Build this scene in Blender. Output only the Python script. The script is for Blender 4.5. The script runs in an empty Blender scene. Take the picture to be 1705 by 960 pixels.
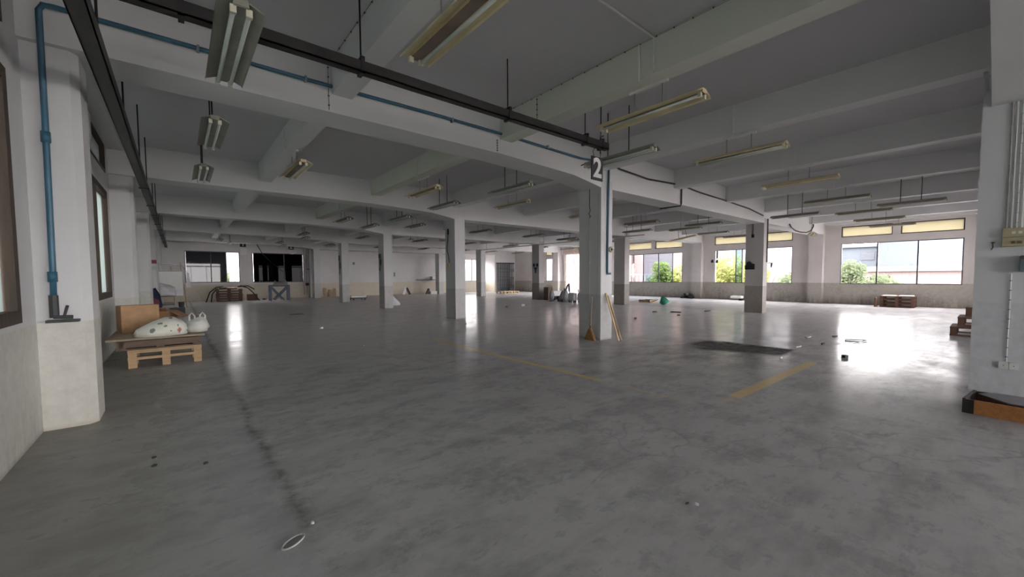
import bpy, bmesh, math, random
from mathutils import Vector, Matrix
random.seed(7)
C = bpy.data.collections.new('scene_collection'); bpy.context.scene.collection.children.link(C)
sc = bpy.context.scene
PI = math.pi

# ------------------------------------------------------------------ camera
def make_camera():
    f, pitch, roll, yaw = 669.95, 0.051132, -0.005566, 0.69259
    cam = bpy.data.cameras.new('camera'); o = bpy.data.objects.new('camera', cam); C.objects.link(o)
    fw = Vector((math.sin(yaw), math.cos(yaw), 0)); rt = Vector((math.cos(yaw), -math.sin(yaw), 0)); up = Vector((0, 0, 1))
    F = fw*math.cos(pitch) - up*math.sin(pitch); U0 = up*math.cos(pitch) + fw*math.sin(pitch)
    R = rt*math.cos(roll) + U0*math.sin(roll); U = U0*math.cos(roll) - rt*math.sin(roll)
    m = Matrix((R, U, -F)).transposed().to_4x4(); m.translation = (0, 0, 1.5)
    o.matrix_world = m
    cam.sensor_width = 36; cam.lens = f/1705*36; cam.shift_y = 14.1/1705
    cam.clip_start = 0.05; cam.clip_end = 600
    sc.camera = o
make_camera()

# ------------------------------------------------------------------ world: even overcast sky
w = bpy.data.worlds.new('overcast_sky'); sc.world = w; w.use_nodes = True
nt = w.node_tree; nt.nodes.clear()
wo = nt.nodes.new('ShaderNodeOutputWorld'); bg = nt.nodes.new('ShaderNodeBackground')
tc = nt.nodes.new('ShaderNodeTexCoord'); sx = nt.nodes.new('ShaderNodeSeparateXYZ'); cr = nt.nodes.new('ShaderNodeValToRGB')
nt.links.new(tc.outputs['Generated'], sx.inputs[0]); nt.links.new(sx.outputs['Z'], cr.inputs[0]); nt.links.new(cr.outputs[0], bg.inputs[0]); nt.links.new(bg.outputs[0], wo.inputs[0])
cr.color_ramp.elements[0].position = 0.0; cr.color_ramp.elements[0].color = (1.0, 0.95, 0.955, 1)
cr.color_ramp.elements[1].position = 0.7; cr.color_ramp.elements[1].color = (0.97, 0.93, 0.945, 1)
bg.inputs['Strength'].default_value = 1.0
sc.view_settings.view_transform = 'Standard'; sc.view_settings.look = 'None'; sc.view_settings.gamma = 1
sc.view_settings.exposure = 4.45
sc.cycles.max_bounces = 14; sc.cycles.diffuse_bounces = 10; sc.cycles.glossy_bounces = 4; sc.cycles.transparent_max_bounces = 12

# ------------------------------------------------------------------ node helpers
class N:
    def __init__(s, name):
        s.m = bpy.data.materials.new(name); s.m.use_nodes = True; s.t = s.m.node_tree; s.t.nodes.clear()
        s.out = s.t.nodes.new('ShaderNodeOutputMaterial')
        s.pos = None
    def n(s, typ, **k):
        x = s.t.nodes.new(typ)
        for a, b in k.items(): setattr(x, a, b)
        return x
    def put(s, sock, v):
        if v is None: return
        if hasattr(v, 'is_output'): s.t.links.new(v, sock)
        else:
            if isinstance(v, tuple) and len(v) == 3 and sock.type == 'RGBA': v = v + (1,)
            sock.default_value = v
    def coord(s):
        if s.pos is None: s.pos = s.n('ShaderNodeTexCoord').outputs['Object']
        return s.pos
    def world(s):
        return s.n('ShaderNodeNewGeometry').outputs['Position']
    def math(s, op, a, b=0.0, c=None, clamp=False):
        x = s.n('ShaderNodeMath', operation=op, use_clamp=clamp); s.put(x.inputs[0], a); s.put(x.inputs[1], b)
        if c is not None: s.put(x.inputs[2], c)
        return x.outputs[0]
    def xyz(s, v):
        x = s.n('ShaderNodeSeparateXYZ'); s.put(x.inputs[0], v); return x.outputs
    def noise(s, scale, detail=4, rough=.55, vec=None, stretch=None):
        x = s.n('ShaderNodeTexNoise'); v = vec if vec is not None else s.coord()
        if stretch:
            mp = s.n('ShaderNodeMapping'); s.put(mp.inputs[0], v); mp.inputs['Scale'].default_value = stretch; v = mp.outputs[0]
        s.put(x.inputs['Vector'], v); x.inputs['Scale'].default_value = scale; x.inputs['Detail'].default_value = detail; x.inputs['Roughness'].default_value = rough
        return x.outputs[0]
    def ramp(s, v, lo, hi, a=0.0, b=1.0):
        x = s.n('ShaderNodeMapRange', clamp=True); s.put(x.inputs[0], v)
        x.inputs[1].default_value = lo; x.inputs[2].default_value = hi; x.inputs[3].default_value = a; x.inputs[4].default_value = b
        return x.outputs[0]
    def mix(s, f, a, b):
        x = s.n('ShaderNodeMix', data_type='RGBA'); s.put(x.inputs[0], f); s.put(x.inputs[6], a); s.put(x.inputs[7], b); return x.outputs[2]
    def mul(s, *a):
        r = a[0]
        for b in a[1:]: r = s.math('MULTIPLY', r, b)
        return r
    def seg(s, P, a, b, wd, soft=.02):      # 1 inside a strip of half width wd about the segment a-b on the floor
        o = s.xyz(P); ax, ay = a; bx, by = b; L = math.hypot(bx-ax, by-ay); ux, uy = (bx-ax)/L, (by-ay)/L
        dx = s.math('SUBTRACT', o[0], ax); dy = s.math('SUBTRACT', o[1], ay)
        t = s.math('ADD', s.math('MULTIPLY', dx, ux), s.math('MULTIPLY', dy, uy))
        n = s.math('ABSOLUTE', s.math('SUBTRACT', s.math('MULTIPLY', dx, uy), s.math('MULTIPLY', dy, ux)))
        e = s.math('ABSOLUTE', s.math('SUBTRACT', t, L/2))
        return s.mul(s.ramp(n, wd, wd+soft, 1, 0), s.ramp(e, L/2, L/2+soft, 1, 0))
    def bsdf(s, col, rough=.6, metal=0.0, spec=.5, bump=None, bstr=.1, bdist=.01, **k):
        b = s.n('ShaderNodeBsdfPrincipled'); s.put(b.inputs['Base Color'], col); s.put(b.inputs['Roughness'], rough); s.put(b.inputs['Metallic'], metal)
        s.put(b.inputs['Specular IOR Level'], spec)
        if bump is not None:
            bp = s.n('ShaderNodeBump'); bp.inputs['Strength'].default_value = bstr; bp.inputs['Distance'].default_value = bdist; s.put(bp.inputs['Height'], bump); s.put(b.inputs['Normal'], bp.outputs[0])
        s.put(s.out.inputs[0], b.outputs[0]); return b

def plain(name, col, rough=.6, metal=0.0, var=.12, scale=6.0, spec=.5):
    m = N(name); n = m.noise(scale, 4)
    c2 = tuple(max(0, x*(1-var*2)) for x in col)
    m.bsdf(m.mix(m.ramp(n, .35, .7), c2, col), rough, metal, spec); return m.m

def wall_mat(name, up, low, split=1.07, dirt=.5, dcol=(.16, .13, .10)):
    m = N(name); P = m.world(); z = m.xyz(P)[2]
    big = m.noise(.9, 5, .6, P); st = m.noise(2.2, 5, .65, P, (3.0, 3.0, .35)); fine = m.noise(9, 5, .7, P)
    upc = m.mix(m.ramp(big, .35, .75), up, tuple(x*.88 for x in up))
    zz = m.math('ADD', z, m.ramp(m.noise(12, 2, .5, P), 0, 1, -.012, .012))
    lowc = m.mix(m.ramp(fine, .3, .75), low, tuple(x*.8 for x in low))
    c = m.mix(m.ramp(zz, split-.008, split+.008), lowc, upc)
    # grime that gathers near the floor and in streaks
    g1 = m.mul(m.ramp(z, .0, .55, 1, 0), m.ramp(st, .42, .7)); g2 = m.mul(m.ramp(z, .2, 1.6, 1, 0), m.ramp(big, .52, .75), m.ramp(fine, .35, .6))
    c = m.mix(m.math('MULTIPLY', g1, dirt), c, dcol); c = m.mix(m.math('MULTIPLY', g2, dirt*.8), c, dcol)
    g3 = m.mul(m.ramp(st, .6, .8), m.ramp(big, .4, .7)); c = m.mix(m.math('MULTIPLY', g3, dirt*.35), c, tuple(x*.6 for x in up))
    sm = m.ramp(z, .0, .05, 1, 0); c = m.mix(m.math('MULTIPLY', sm, .5), c, dcol)
    m.bsdf(c, .62, bump=m.noise(30, 3, .6, P), bstr=.12, bdist=.004); return m.m

M = {}
M['wall_left'] = wall_mat('wall_paint_left', (.62, .62, .62), (.58, .58, .53), dirt=.4)
M['wall_right'] = wall_mat('wall_paint_right', (.62, .585, .57), (.42, .39, .35), dirt=.95)
M['wall_back'] = wall_mat('wall_paint_back', (.68, .665, .665), (.66, .60, .50), dirt=.35, dcol=(.42, .28, .16))
M['pilaster'] = wall_mat('pilaster_paint', (.63, .635, .635), (.62, .615, .56), dirt=.28, dcol=(.36, .28, .20))
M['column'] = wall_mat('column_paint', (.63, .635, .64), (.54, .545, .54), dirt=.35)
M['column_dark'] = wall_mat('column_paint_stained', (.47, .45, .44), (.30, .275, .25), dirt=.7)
M['column_near'] = wall_mat('column_paint_near', (.66, .67, .69), (.63, .645, .68), split=1.15, dirt=.12)

def ceil_mat(name, col, hi=.9):
    m = N(name); P = m.world(); a = m.noise(.5, 4, .6, P); b = m.noise(5, 5, .65, P)
    c = m.mix(m.ramp(a, .3, .75), col, tuple(x*hi for x in col)); c = m.mix(m.math('MULTIPLY', m.ramp(b, .6, .85), .25), c, tuple(x*.7 for x in col))
    m.bsdf(c, .7, bump=m.noise(14, 3, .6, P), bstr=.1, bdist=.004); return m.m
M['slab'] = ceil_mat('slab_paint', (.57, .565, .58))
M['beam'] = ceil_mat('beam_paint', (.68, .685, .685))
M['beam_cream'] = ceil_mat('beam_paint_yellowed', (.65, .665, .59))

def floor_mat():
    m = N('worn_painted_concrete'); P = m.world(); o = m.xyz(P)
    a = m.noise(.35, 5, .6, P); b = m.noise(1.3, 6, .68, P, (1.0, 1.6, 1)); c = m.noise(6, 6, .75, P); d = m.noise(28, 4, .7, P)
    warp = m.noise(2.5, 4, .6, P)
    col = m.mix(m.ramp(a, .3, .7), (.42, .42, .422), (.50, .498, .495))
    col = m.mix(m.math('MULTIPLY', m.ramp(b, .46, .64), .60), col, (.26, .257, .254))
    col = m.mix(m.math('MULTIPLY', m.ramp(b, .25, .5, 1, 0), .22), col, (.42, .42, .415))
    col = m.mix(m.math('MULTIPLY', m.ramp(c, .54, .74), .42), col, (.25, .25, .25))
    st1 = m.noise(1.6, 5, .65, P, (.35, 2.4, 1)); col = m.mix(m.math('MULTIPLY', m.ramp(st1, .52, .68), .35), col, (.27, .267, .263))
    col = m.mix(m.math('MULTIPLY', m.ramp(d, .62, .75), .3), col, (.42, .42, .415))
    # scuff curves left by tyres and dragged loads
    pt_n = m.noise(1.9, 5, .72, P); col = m.mix(m.math('MULTIPLY', m.ramp(pt_n, .55, .60), .30), col, (.24, .238, .235))
    pt_m = m.noise(4.4, 4, .7, P, (.7, 1.4, 1)); col = m.mix(m.math('MULTIPLY', m.ramp(pt_m, .58, .63), .32), col, (.22, .22, .22))
    # chalky smears; far floor painted paler to stand in for grazing sheen
    st2 = m.noise(2.4, 5, .7, P, (.5, 1.8, 1)); col = m.mix(m.math('MULTIPLY', m.ramp(st2, .56, .74), .28), col, (.62, .615, .61))
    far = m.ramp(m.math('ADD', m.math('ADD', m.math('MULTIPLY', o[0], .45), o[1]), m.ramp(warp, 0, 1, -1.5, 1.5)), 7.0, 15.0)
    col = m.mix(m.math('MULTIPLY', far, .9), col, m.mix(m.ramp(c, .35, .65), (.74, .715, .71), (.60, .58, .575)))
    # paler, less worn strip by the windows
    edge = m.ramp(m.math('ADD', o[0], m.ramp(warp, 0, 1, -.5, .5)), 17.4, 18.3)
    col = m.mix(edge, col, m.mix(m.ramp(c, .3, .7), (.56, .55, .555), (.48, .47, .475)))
    # olive brown worn border by the left wall
    lf = m.ramp(m.math('ADD', o[0], m.ramp(warp, 0, 1, -.25, .25)), -.35, .15, 1, 0)
    col = m.mix(m.math('MULTIPLY', lf, .6), col, (.30, .29, .255))
    pl = m.mul(m.ramp(o[0], .50, .54, 1, 0), m.ramp(o[0], -.2, .35), m.ramp(o[1], 5.3, 4.9), m.ramp(warp, .2, .5))
    col = m.mix(m.math('MULTIPLY', pl, .45), col, (.44, .44, .46))
    # cold joint with black grime
    xs = m.math('ADD', o[0], m.ramp(m.noise(1.2, 3, .6, P), 0, 1, -.12, .12))
    jd = m.math('ABSOLUTE', m.math('SUBTRACT', xs, .53))
    j = m.mul(m.ramp(jd, .0, .07, 1, 0), m.ramp(o[1], 2.3, 2.6), m.ramp(c, .35, .6)); jj = m.mul(m.ramp(jd, .0, .28, 1, 0), m.ramp(warp, .4, .65), m.ramp(o[1], 2.2, 2.6))
    col = m.mix(m.math('MULTIPLY', j, .6), col, (.075, .075, .075)); col = m.mix(m.math('MULTIPLY', jj, .35), col, (.10, .10, .10))
    # black patch on the floor
    pt = m.mul(m.ramp(m.math('ADD', o[0], m.math('MULTIPLY', o[1], .35)), 9.25, 9.6), m.ramp(o[0], 9.45, 9.52, 1, 0), m.ramp(o[1], 2.50, 2.56), m.ramp(o[1], 3.8, 4.15, 1, 0))
    pt2 = m.mul(m.ramp(o[0], 8.3, 8.6), m.ramp(o[0], 9.2, 9.5, 1, 0), m.ramp(o[1], 3.7, 3.85), m.ramp(o[1], 4.2, 4.35, 1, 0))
    pt3 = m.mul(m.ramp(o[0], 7.6, 9.0), m.ramp(o[0], 9.2, 9.5, 1, 0), m.ramp(o[1], 2.5, 2.7), m.ramp(o[1], 3.6, 4.0, 1, 0), .45)
    ptm = m.math('MAXIMUM', m.math('MAXIMUM', pt, pt2), pt3)
    col = m.mix(m.mul(ptm, m.ramp(c, .3, .6, .45, 1), .95), col, (.06, .058, .056))
    sm1 = m.mul(m.ramp(o[0], 5.6, 7.6), m.ramp(o[0], 8.8, 9.6, 1, 0), m.ramp(o[1], 2.3, 2.9), m.ramp(o[1], 4.2, 5.2, 1, 0), m.ramp(b, .35, .6))
    col = m.mix(m.math('MULTIPLY', sm1, .6), col, (.17, .165, .16))
    # worn yellow lane lines
    wear = m.ramp(c, .38, .6, 1, .25)
    y1 = m.mul(m.seg(P, (4.66, 8.6), (4.62, 3.6), .040), wear, 3.0, .9); y2 = m.mul(m.seg(P, (5.25, 2.02), (8.3, 1.97), .065), m.ramp(c, .3, .6, 1, .6), 1.3)
    y3 = m.mul(m.seg(P, (4.63, 3.25), (4.60, 2.2), .028), m.ramp(c, .5, .4), .7); y4 = m.mul(m.seg(P, (4.95, 2.0), (5.15, 2.0), .04), m.ramp(c, .55, .45), .7)
    y5 = m.mul(m.seg(P, (8.9, 11.5), (8.9, 30), .05), m.ramp(c, .5, .42), .5); y6 = m.mul(m.seg(P, (6.6, 20.6), (17, 20.6), .10), m.ramp(c, .6, .4), .4)
    ycol = m.mix(m.ramp(c, .4, .6), (.66, .47, .24), (.58, .50, .28))
    for y in (y1, y2, y3, y4, y5, y6): col = m.mix(y, col, ycol)
    # fine wandering cracks
    ck = m.n('ShaderNodeTexVoronoi', feature='DISTANCE_TO_EDGE')
    wv3 = m.n('ShaderNodeVectorMath', operation='ADD'); nz = m.n('ShaderNodeTexNoise'); m.put(nz.inputs['Vector'], P); nz.inputs['Scale'].default_value = 1.5
    sc3 = m.n('ShaderNodeVectorMath', operation='SCALE'); m.put(sc3.inputs[0], nz.outputs[1]); sc3.inputs['Scale'].default_value = 1.2
    m.put(wv3.inputs[0], P); m.put(wv3.inputs[1], sc3.outputs[0]); m.put(ck.inputs['Vector'], wv3.outputs[0]); ck.inputs['Scale'].default_value = .28
    cm = m.mul(m.ramp(ck.outputs[0], 0, .006, 1, 0), m.ramp(a, .45, .55)); col = m.mix(m.math('MULTIPLY', cm, .22), col, (.08, .08, .08))
    # polished where traffic passed, matt by the left wall and in the foreground
    rg = m.ramp(b, .3, .7, .12, .24)
    rg = m.math('ADD', rg, m.math('MULTIPLY', m.ramp(c, .5, .75), .10)); rg = m.math('ADD', rg, m.math('MULTIPLY', ptm, .2)); rg = m.math('ADD', rg, m.math('MULTIPLY', lf, .12))
    hb = m.math('ADD', m.math('MULTIPLY', b, .6), m.math('MULTIPLY', c, .25))
    pb = m.bsdf(col, rg, 0, .16, bump=hb, bstr=.18, bdist=.010)
    df = m.n('ShaderNodeBsdfDiffuse'); m.put(df.inputs[0], col); mx = m.n('ShaderNodeMixShader')
    gm = m.mul(m.ramp(b, .3, .7, .75, .45), m.ramp(st1, .35, .65, 1, .7), m.ramp(ptm, 0, 1, 1, .15))
    m.put(mx.inputs[0], gm); m.put(mx.inputs[1], df.outputs[0]); m.put(mx.inputs[2], pb.outputs[0]); m.put(m.out.inputs[0], mx.outputs[0])
    return m.m
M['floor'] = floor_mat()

def wood(name, a, b, scale=3.0, axis=(1, 14, 14)):
    m = N(name); n = m.noise(scale, 5, .6, None, axis); g = m.noise(scale*5, 4, .7)
    c = m.mix(m.ramp(n, .3, .7), a, b); c = m.mix(m.math('MULTIPLY', m.ramp(g, .55, .8), .3), c, tuple(x*.5 for x in a))
    m.bsdf(c, .7); return m.m
M['pine'] = wood('pale_pine', (.52, .38, .22), (.40, .27, .14))
M['oldwood'] = wood('weathered_brown_wood', (.17, .12, .085), (.10, .07, .05))
M['ply'] = wood('dusty_plywood', (.42, .34, .24), (.28, .22, .15), 2)
M['redwood'] = wood('reddish_brown_wood', (.17, .085, .055), (.09, .045, .03))
M['orangewood'] = wood('orange_varnished_wood', (.50, .22, .07), (.36, .14, .045), 2)
M['frame_wood'] = wood('brown_window_timber', (.075, .052, .037), (.045, .032, .023), 2, (14, 14, 1))
M['card'] = plain('cardboard', (.50, .31, .17), .8); M['card2'] = plain('cardboard_dark_brown', (.36, .20, .11), .8)  # card2 is a darker brown cardboard for the open box
M['white'] = plain('white_enamel', (.74, .74, .72), .45, var=.05); M['paper'] = plain('white_paper', (.78, .78, .80), .7, var=.05)
M['olive'] = plain('dark_olive_enamel', (.26, .235, .165), .5, var=.12); M['cream'] = plain('yellowed_enamel', (.70, .61, .38), .45, var=.10, scale=3); M['brownin'] = plain('browned_reflector_inside', (.27, .21, .16), .5, var=.2, scale=3)  # olive is a darker enamel for the farther battens
M['greyen'] = plain('dull_grey_enamel', (.30, .30, .25), .45, var=.12, scale=3); M['greyin'] = plain('dull_grey_reflector_inside', (.30, .30, .26), .5, var=.12)
M['tubeglass'] = plain('dusty_lamp_tube', (.60, .64, .60), .3, var=.06); M['holder'] = plain('lamp_holder_plastic', (.70, .68, .52), .5)
M['tray'] = plain('dark_galvanised_steel', (.035, .033, .031), .5, .3, var=.2); M['rod'] = plain('black_steel_rod', (.03, .03, .03), .5, .4)
M['alu'] = plain('dark_bronze_aluminium', (.05, .045, .05), .4, .5); M['alu_grey'] = plain('grey_aluminium', (.35, .36, .37), .4, .6)
M['blue'] = plain('blue_pvc', (.04, .145, .22), .4, var=.15, scale=2); M['bluedark'] = plain('dark_dirty_valve', (.05, .055, .055), .6)
M['conduit'] = plain('dusty_grey_conduit', (.42, .42, .42), .5); M['conduit_brown'] = plain('stained_conduit', (.50, .48, .45), .6)
M['switch'] = plain('yellowed_switch_plastic', (.52, .46, .28), .45); M['black'] = plain('black_plastic', (.018, .018, .02), .5); M['cable'] = plain('black_cable', (.02, .025, .028), .5)
M['bluebox'] = plain('blue_grey_box', (.16, .22, .27), .5); M['red'] = plain('dark_red_plastic', (.22, .03, .05), .5); M['navy'] = plain('navy_fabric', (.03, .04, .09), .8)
M['green'] = plain('green_plastic', (.02, .33, .20), .45, var=.2); M['bag'] = plain('white_plastic_sack', (.74, .74, .68), .4, var=.1)
M['bristle'] = plain('orange_bristles', (.36, .18, .06), .8, var=.3, scale=40); M['steelblue'] = plain('blue_grey_painted_steel', (.14, .19, .26), .5, var=.25)
M['grey'] = plain('grey_plastic', (.22, .22, .24), .5); M['lightgrey'] = plain('light_grey_plastic', (.55, .57, .60), .5); M['tan'] = plain('tan_board', (.42, .30, .18), .6)
M['darkgrey'] = plain('dark_grey_rubber', (.06, .06, .06), .7); M['gate'] = plain('dark_gate_steel', (.05, .055, .06), .45, .4); M['concrete'] = plain('raw_concrete', (.3, .3, .29), .8)
M['foam'] = plain('white_foam', (.82, .82, .80), .8, var=.03); M['shutter'] = plain('pinkish_beige_metal', (.50, .40, .34), .5)
M['yellow'] = plain('yellow_plastic', (.55, .50, .10), .5); M['pink'] = plain('pink_render', (.17, .12, .12), .8, var=.05); M['pinkpale'] = plain('pale_pink_render', (.19, .15, .148), .8, var=.05)
M['paleb'] = plain('pale_blue_render', (.085, .10, .118), .8, var=.06); M['whiteb'] = plain('white_render', (.19, .19, .195), .8, var=.05); M['roofgrey'] = plain('grey_roof_sheet', (.10, .108, .125), .6)
M['darkwin'] = plain('dark_far_window', (.075, .085, .10), .5); M['ground'] = plain('pale_yard_ground', (.34, .32, .30), .9, scale=.3); M['redroof'] = plain('salmon_roof', (.17, .13, .128), .7, var=.05)
M['bark'] = plain('tree_bark', (.12, .09, .06), .9)

def leaf(name, a, b):
    m = N(name); n = m.noise(1.2, 3, .6, m.world()); c = m.mix(m.ramp(n, .35, .65), a, b)
    d = m.n('ShaderNodeBsdfDiffuse'); t = m.n('ShaderNodeBsdfTranslucent'); m.put(d.inputs[0], c); m.put(t.inputs[0], c); x = m.n('ShaderNodeMixShader'); x.inputs[0].default_value = .4
    m.put(x.inputs[1], d.outputs[0]); m.put(x.inputs[2], t.outputs[0]); m.put(m.out.inputs[0], x.outputs[0]); return m.m
M['leaf_y'] = leaf('yellow_green_leaves', (.24, .25, .085), (.17, .20, .06)); M['leaf_g'] = leaf('green_leaves', (.10, .13, .075), (.14, .165, .10))

def glass(name, tint=(.985, .985, .985), refl=1.0, dark=False):
    m = N(name); tr = m.n('ShaderNodeBsdfTransparent'); m.put(tr.inputs[0], tint); gl = m.n('ShaderNodeBsdfGlossy'); gl.inputs['Roughness'].default_value = .02; m.put(gl.inputs[0], (.95, .95, .95))
    g = m.n('ShaderNodeNewGeometry'); dt = m.n('ShaderNodeVectorMath', operation='DOT_PRODUCT'); m.put(dt.inputs[0], g.outputs['Normal']); m.put(dt.inputs[1], g.outputs['Incoming'])
    sch = m.math('POWER', m.math('SUBTRACT', 1.0, m.math('ABSOLUTE', dt.outputs['Value'])), 5.0); fr = m.math('ADD', m.math('MULTIPLY', sch, .96), .04)
    x = m.n('ShaderNodeMixShader'); m.put(x.inputs[0], m.math('MULTIPLY', fr, refl, clamp=True)); m.put(x.inputs[1], tr.outputs[0]); m.put(x.inputs[2], gl.outputs[0])
    m.put(m.out.inputs[0], x.outputs[0]); return m.m
M['glass'] = glass('clear_window_glass'); M['glass_blue'] = glass('blue_tinted_glass', (.62, .72, .77)); M['glass_dark'] = glass('dark_tinted_glass', (.06, .06, .065), .55); M['glass_black'] = glass('black_filmed_glass', (.004, .004, .005), .06)
def frosted(name, col, t=.75):
    m = N(name); d = m.n('ShaderNodeBsdfDiffuse'); tl = m.n('ShaderNodeBsdfTranslucent'); m.put(d.inputs[0], col); m.put(tl.inputs[0], col); x = m.n('ShaderNodeMixShader'); x.inputs[0].default_value = t
    m.put(x.inputs[1], d.outputs[0]); m.put(x.inputs[2], tl.outputs[0]); m.put(m.out.inputs[0], x.outputs[0]); return m.m
M['transom'] = frosted('cream_frosted_transom', (.48, .455, .36), .6); M['teal'] = frosted('pale_teal_frosted_glass', (.28, .31, .30), .8)
M['greyfilm'] = frosted('grey_filmed_glass', (.16, .17, .17), .5)
def barecream():
    m = N('printed_white_sack'); P = m.coord(); n = m.noise(9, 2, .4, P); c = m.mix(m.ramp(n, .64, .68), (.74, .74, .66), (.16, .22, .15)); n2 = m.noise(5, 2, .4, P, (1.3, 1, 1)); c = m.mix(m.ramp(n2, .68, .71), c, (.45, .16, .10)); m.bsdf(c, .45); return m.m
M['sack'] = barecream()

# ------------------------------------------------------------------ mesh helpers
class B:
    def __init__(s): s.bm = bmesh.new()
    def box(s, x0, x1, y0, y1, z0, z1, mat=None, rot=None, piv=None):
        vs = [s.bm.verts.new(Vector(p)) for p in [(x0, y0, z0), (x1, y0, z0), (x1, y1, z0), (x0, y1, z0), (x0, y0, z1), (x1, y0, z1), (x1, y1, z1), (x0, y1, z1)]]
        for f in ((0, 3, 2, 1), (4, 5, 6, 7), (0, 1, 5, 4), (1, 2, 6, 5), (2, 3, 7, 6), (3, 0, 4, 7)): s.bm.faces.new([vs[i] for i in f])
        if rot is not None: bmesh.ops.transform(s.bm, matrix=rot, verts=vs)
        return s
    def tube(s, pts, r, seg=8, cap=True):
        pts = [Vector(p) for p in pts]; rings = []
        rs = r if isinstance(r, (list, tuple)) else [r]*len(pts)
        for i, p in enumerate(pts):
            d = (pts[min(i+1, len(pts)-1)] - pts[max(i-1, 0)]).normalized()
            a = d.orthogonal().normalized() if i == 0 else (a - d*a.dot(d)).normalized()
            b = d.cross(a)
            rings.append([s.bm.verts.new(p + (a*math.cos(2*PI*k/seg) + b*math.sin(2*PI*k/seg))*rs[i]) for k in range(seg)])
        for A, Bq in zip(rings, rings[1:]):
            for k in range(seg): s.bm.faces.new((A[k], A[(k+1) % seg], Bq[(k+1) % seg], Bq[k]))
        if cap: s.bm.faces.new(list(reversed(rings[0]))); s.bm.faces.new(rings[-1])
        return s
    def lathe(s, prof, seg=16, c=(0, 0, 0)):
        rings = []
        for r, z in prof: rings.append([s.bm.verts.new((c[0]+r*math.cos(2*PI*k/seg), c[1]+r*math.sin(2*PI*k/seg), c[2]+z)) for k in range(seg)])
        for A, Bq in zip(rings, rings[1:]):
            for k in range(seg): s.bm.faces.new((A[k], A[(k+1) % seg], Bq[(k+1) % seg], Bq[k]))
        s.bm.faces.new(list(reversed(rings[0]))); s.bm.faces.new(rings[-1]); return s
    def prism(s, poly, axis, a, b):      # poly in the two other axes, extruded along axis from a to b
        def v(p, t):
            return {'x': (t, p[0], p[1]), 'y': (p[0], t, p[1]), 'z': (p[0], p[1], t)}[axis]
        A = [s.bm.verts.new(v(p, a)) for p in poly]; Bq = [s.bm.verts.new(v(p, b)) for p in poly]; n = len(poly)
        s.bm.faces.new(A); s.bm.faces.new(list(reversed(Bq)))
        for k in range(n): s.bm.faces.new((A[k], Bq[k], Bq[(k+1) % n], A[(k+1) % n]))
        return s
    def beam(s, p0, p1, w, h, up=(0, 0, 1)):     # rectangular bar between two points
        p0, p1 = Vector(p0), Vector(p1); d = (p1-p0).normalized(); u = Vector(up)
        if abs(d.dot(u)) > .98: u = Vector((1, 0, 0))
        sd = d.cross(u).normalized(); u = sd.cross(d)
        vs = [s.bm.verts.new(p + sd*(a*w/2) + u*(b*h/2)) for p in (p0, p1) for a, b in ((-1, -1), (1, -1), (1, 1), (-1, 1))]
        for f in ((0, 1, 2, 3), (7, 6, 5, 4), (0, 4, 5, 1), (1, 5, 6, 2), (2, 6, 7, 3), (3, 7, 4, 0)): s.bm.faces.new([vs[i] for i in f])
        return s
    def mesh(s, name, smooth=False, bevel=0):
        bmesh.ops.recalc_face_normals(s.bm, faces=s.bm.faces[:])
        if bevel: bmesh.ops.bevel(s.bm, geom=s.bm.edges[:], offset=bevel, segments=2, affect='EDGES', clamp_overlap=True)
        me = bpy.data.meshes.new(name); s.bm.to_mesh(me); s.bm.free()
        if smooth:
            for p in me.polygons: p.use_smooth = True
        return me

def link(name, me, mat, parent=None, loc=None, rot=None):
    if mat is not None and not me.materials: me.materials.append(M[mat] if isinstance(mat, str) else mat)
    o = bpy.data.objects.new(name, me); C.objects.link(o)
    if parent is not None: o.parent = parent
    if loc is not None: o.location = loc
    if rot is not None: o.rotation_euler = rot
    return o
def obj(name, b, mat, parent=None, loc=None, rot=None, smooth=False, bevel=0):
    return link(name, b.mesh(name, smooth, bevel), mat, parent, loc, rot)
def tag(o, label, cat, group=None, kind=None):
    o['label'] = label
    if cat: o['category'] = cat
    if group: o['group'] = group
    if kind: o['kind'] = kind
    return o
def thing(name, label, cat, loc=(0, 0, 0), rz=0.0, group=None, kind=None, rot=None):
    o = bpy.data.objects.new(name, None); C.objects.link(o); o.location = loc; o.rotation_euler = rot if rot else (0, 0, rz); o.empty_display_size = .1
    return tag(o, label, cat, group, kind)
def copy_tree(o, parent=None):
    c = o.copy(); C.objects.link(c)
    if parent: c.parent = parent
    for ch in list(o.children): copy_tree(ch, c)
    return c
def struct(name, b, mat, label=None, parent=None):
    o = obj(name, b, mat, parent)
    o['kind'] = 'structure'
    if label: o['label'] = label
    return o
def text_mesh(name, s, size, depth, parent, loc, rot, mat, offset=0.0):
    cu = bpy.data.curves.new(name, 'FONT'); cu.body = s; cu.size = size; cu.extrude = depth; cu.align_x = 'CENTER'; cu.align_y = 'CENTER'; cu.offset = offset
    t = bpy.data.objects.new(name, cu); C.objects.link(t); dg = bpy.context.evaluated_depsgraph_get(); dg.update()
    me = bpy.data.meshes.new_from_object(t.evaluated_get(dg)); bpy.data.objects.remove(t); bpy.data.curves.remove(cu); me.materials.clear()
    return link(name, me, mat, parent, loc, rot)

# ------------------------------------------------------------------ measures (metres)
XL, XR, YF, YB = -1.07, 26.3, 33.0, -13.3          # left wall, window wall, far wall, wall behind the camera
S, Y0 = 6.341, 5.858                                # bay along Y
ZC = 4.42
rows = [Y0 + S*j for j in range(-3, 5)]
def col_y(j): return Y0 + S*j

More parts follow.
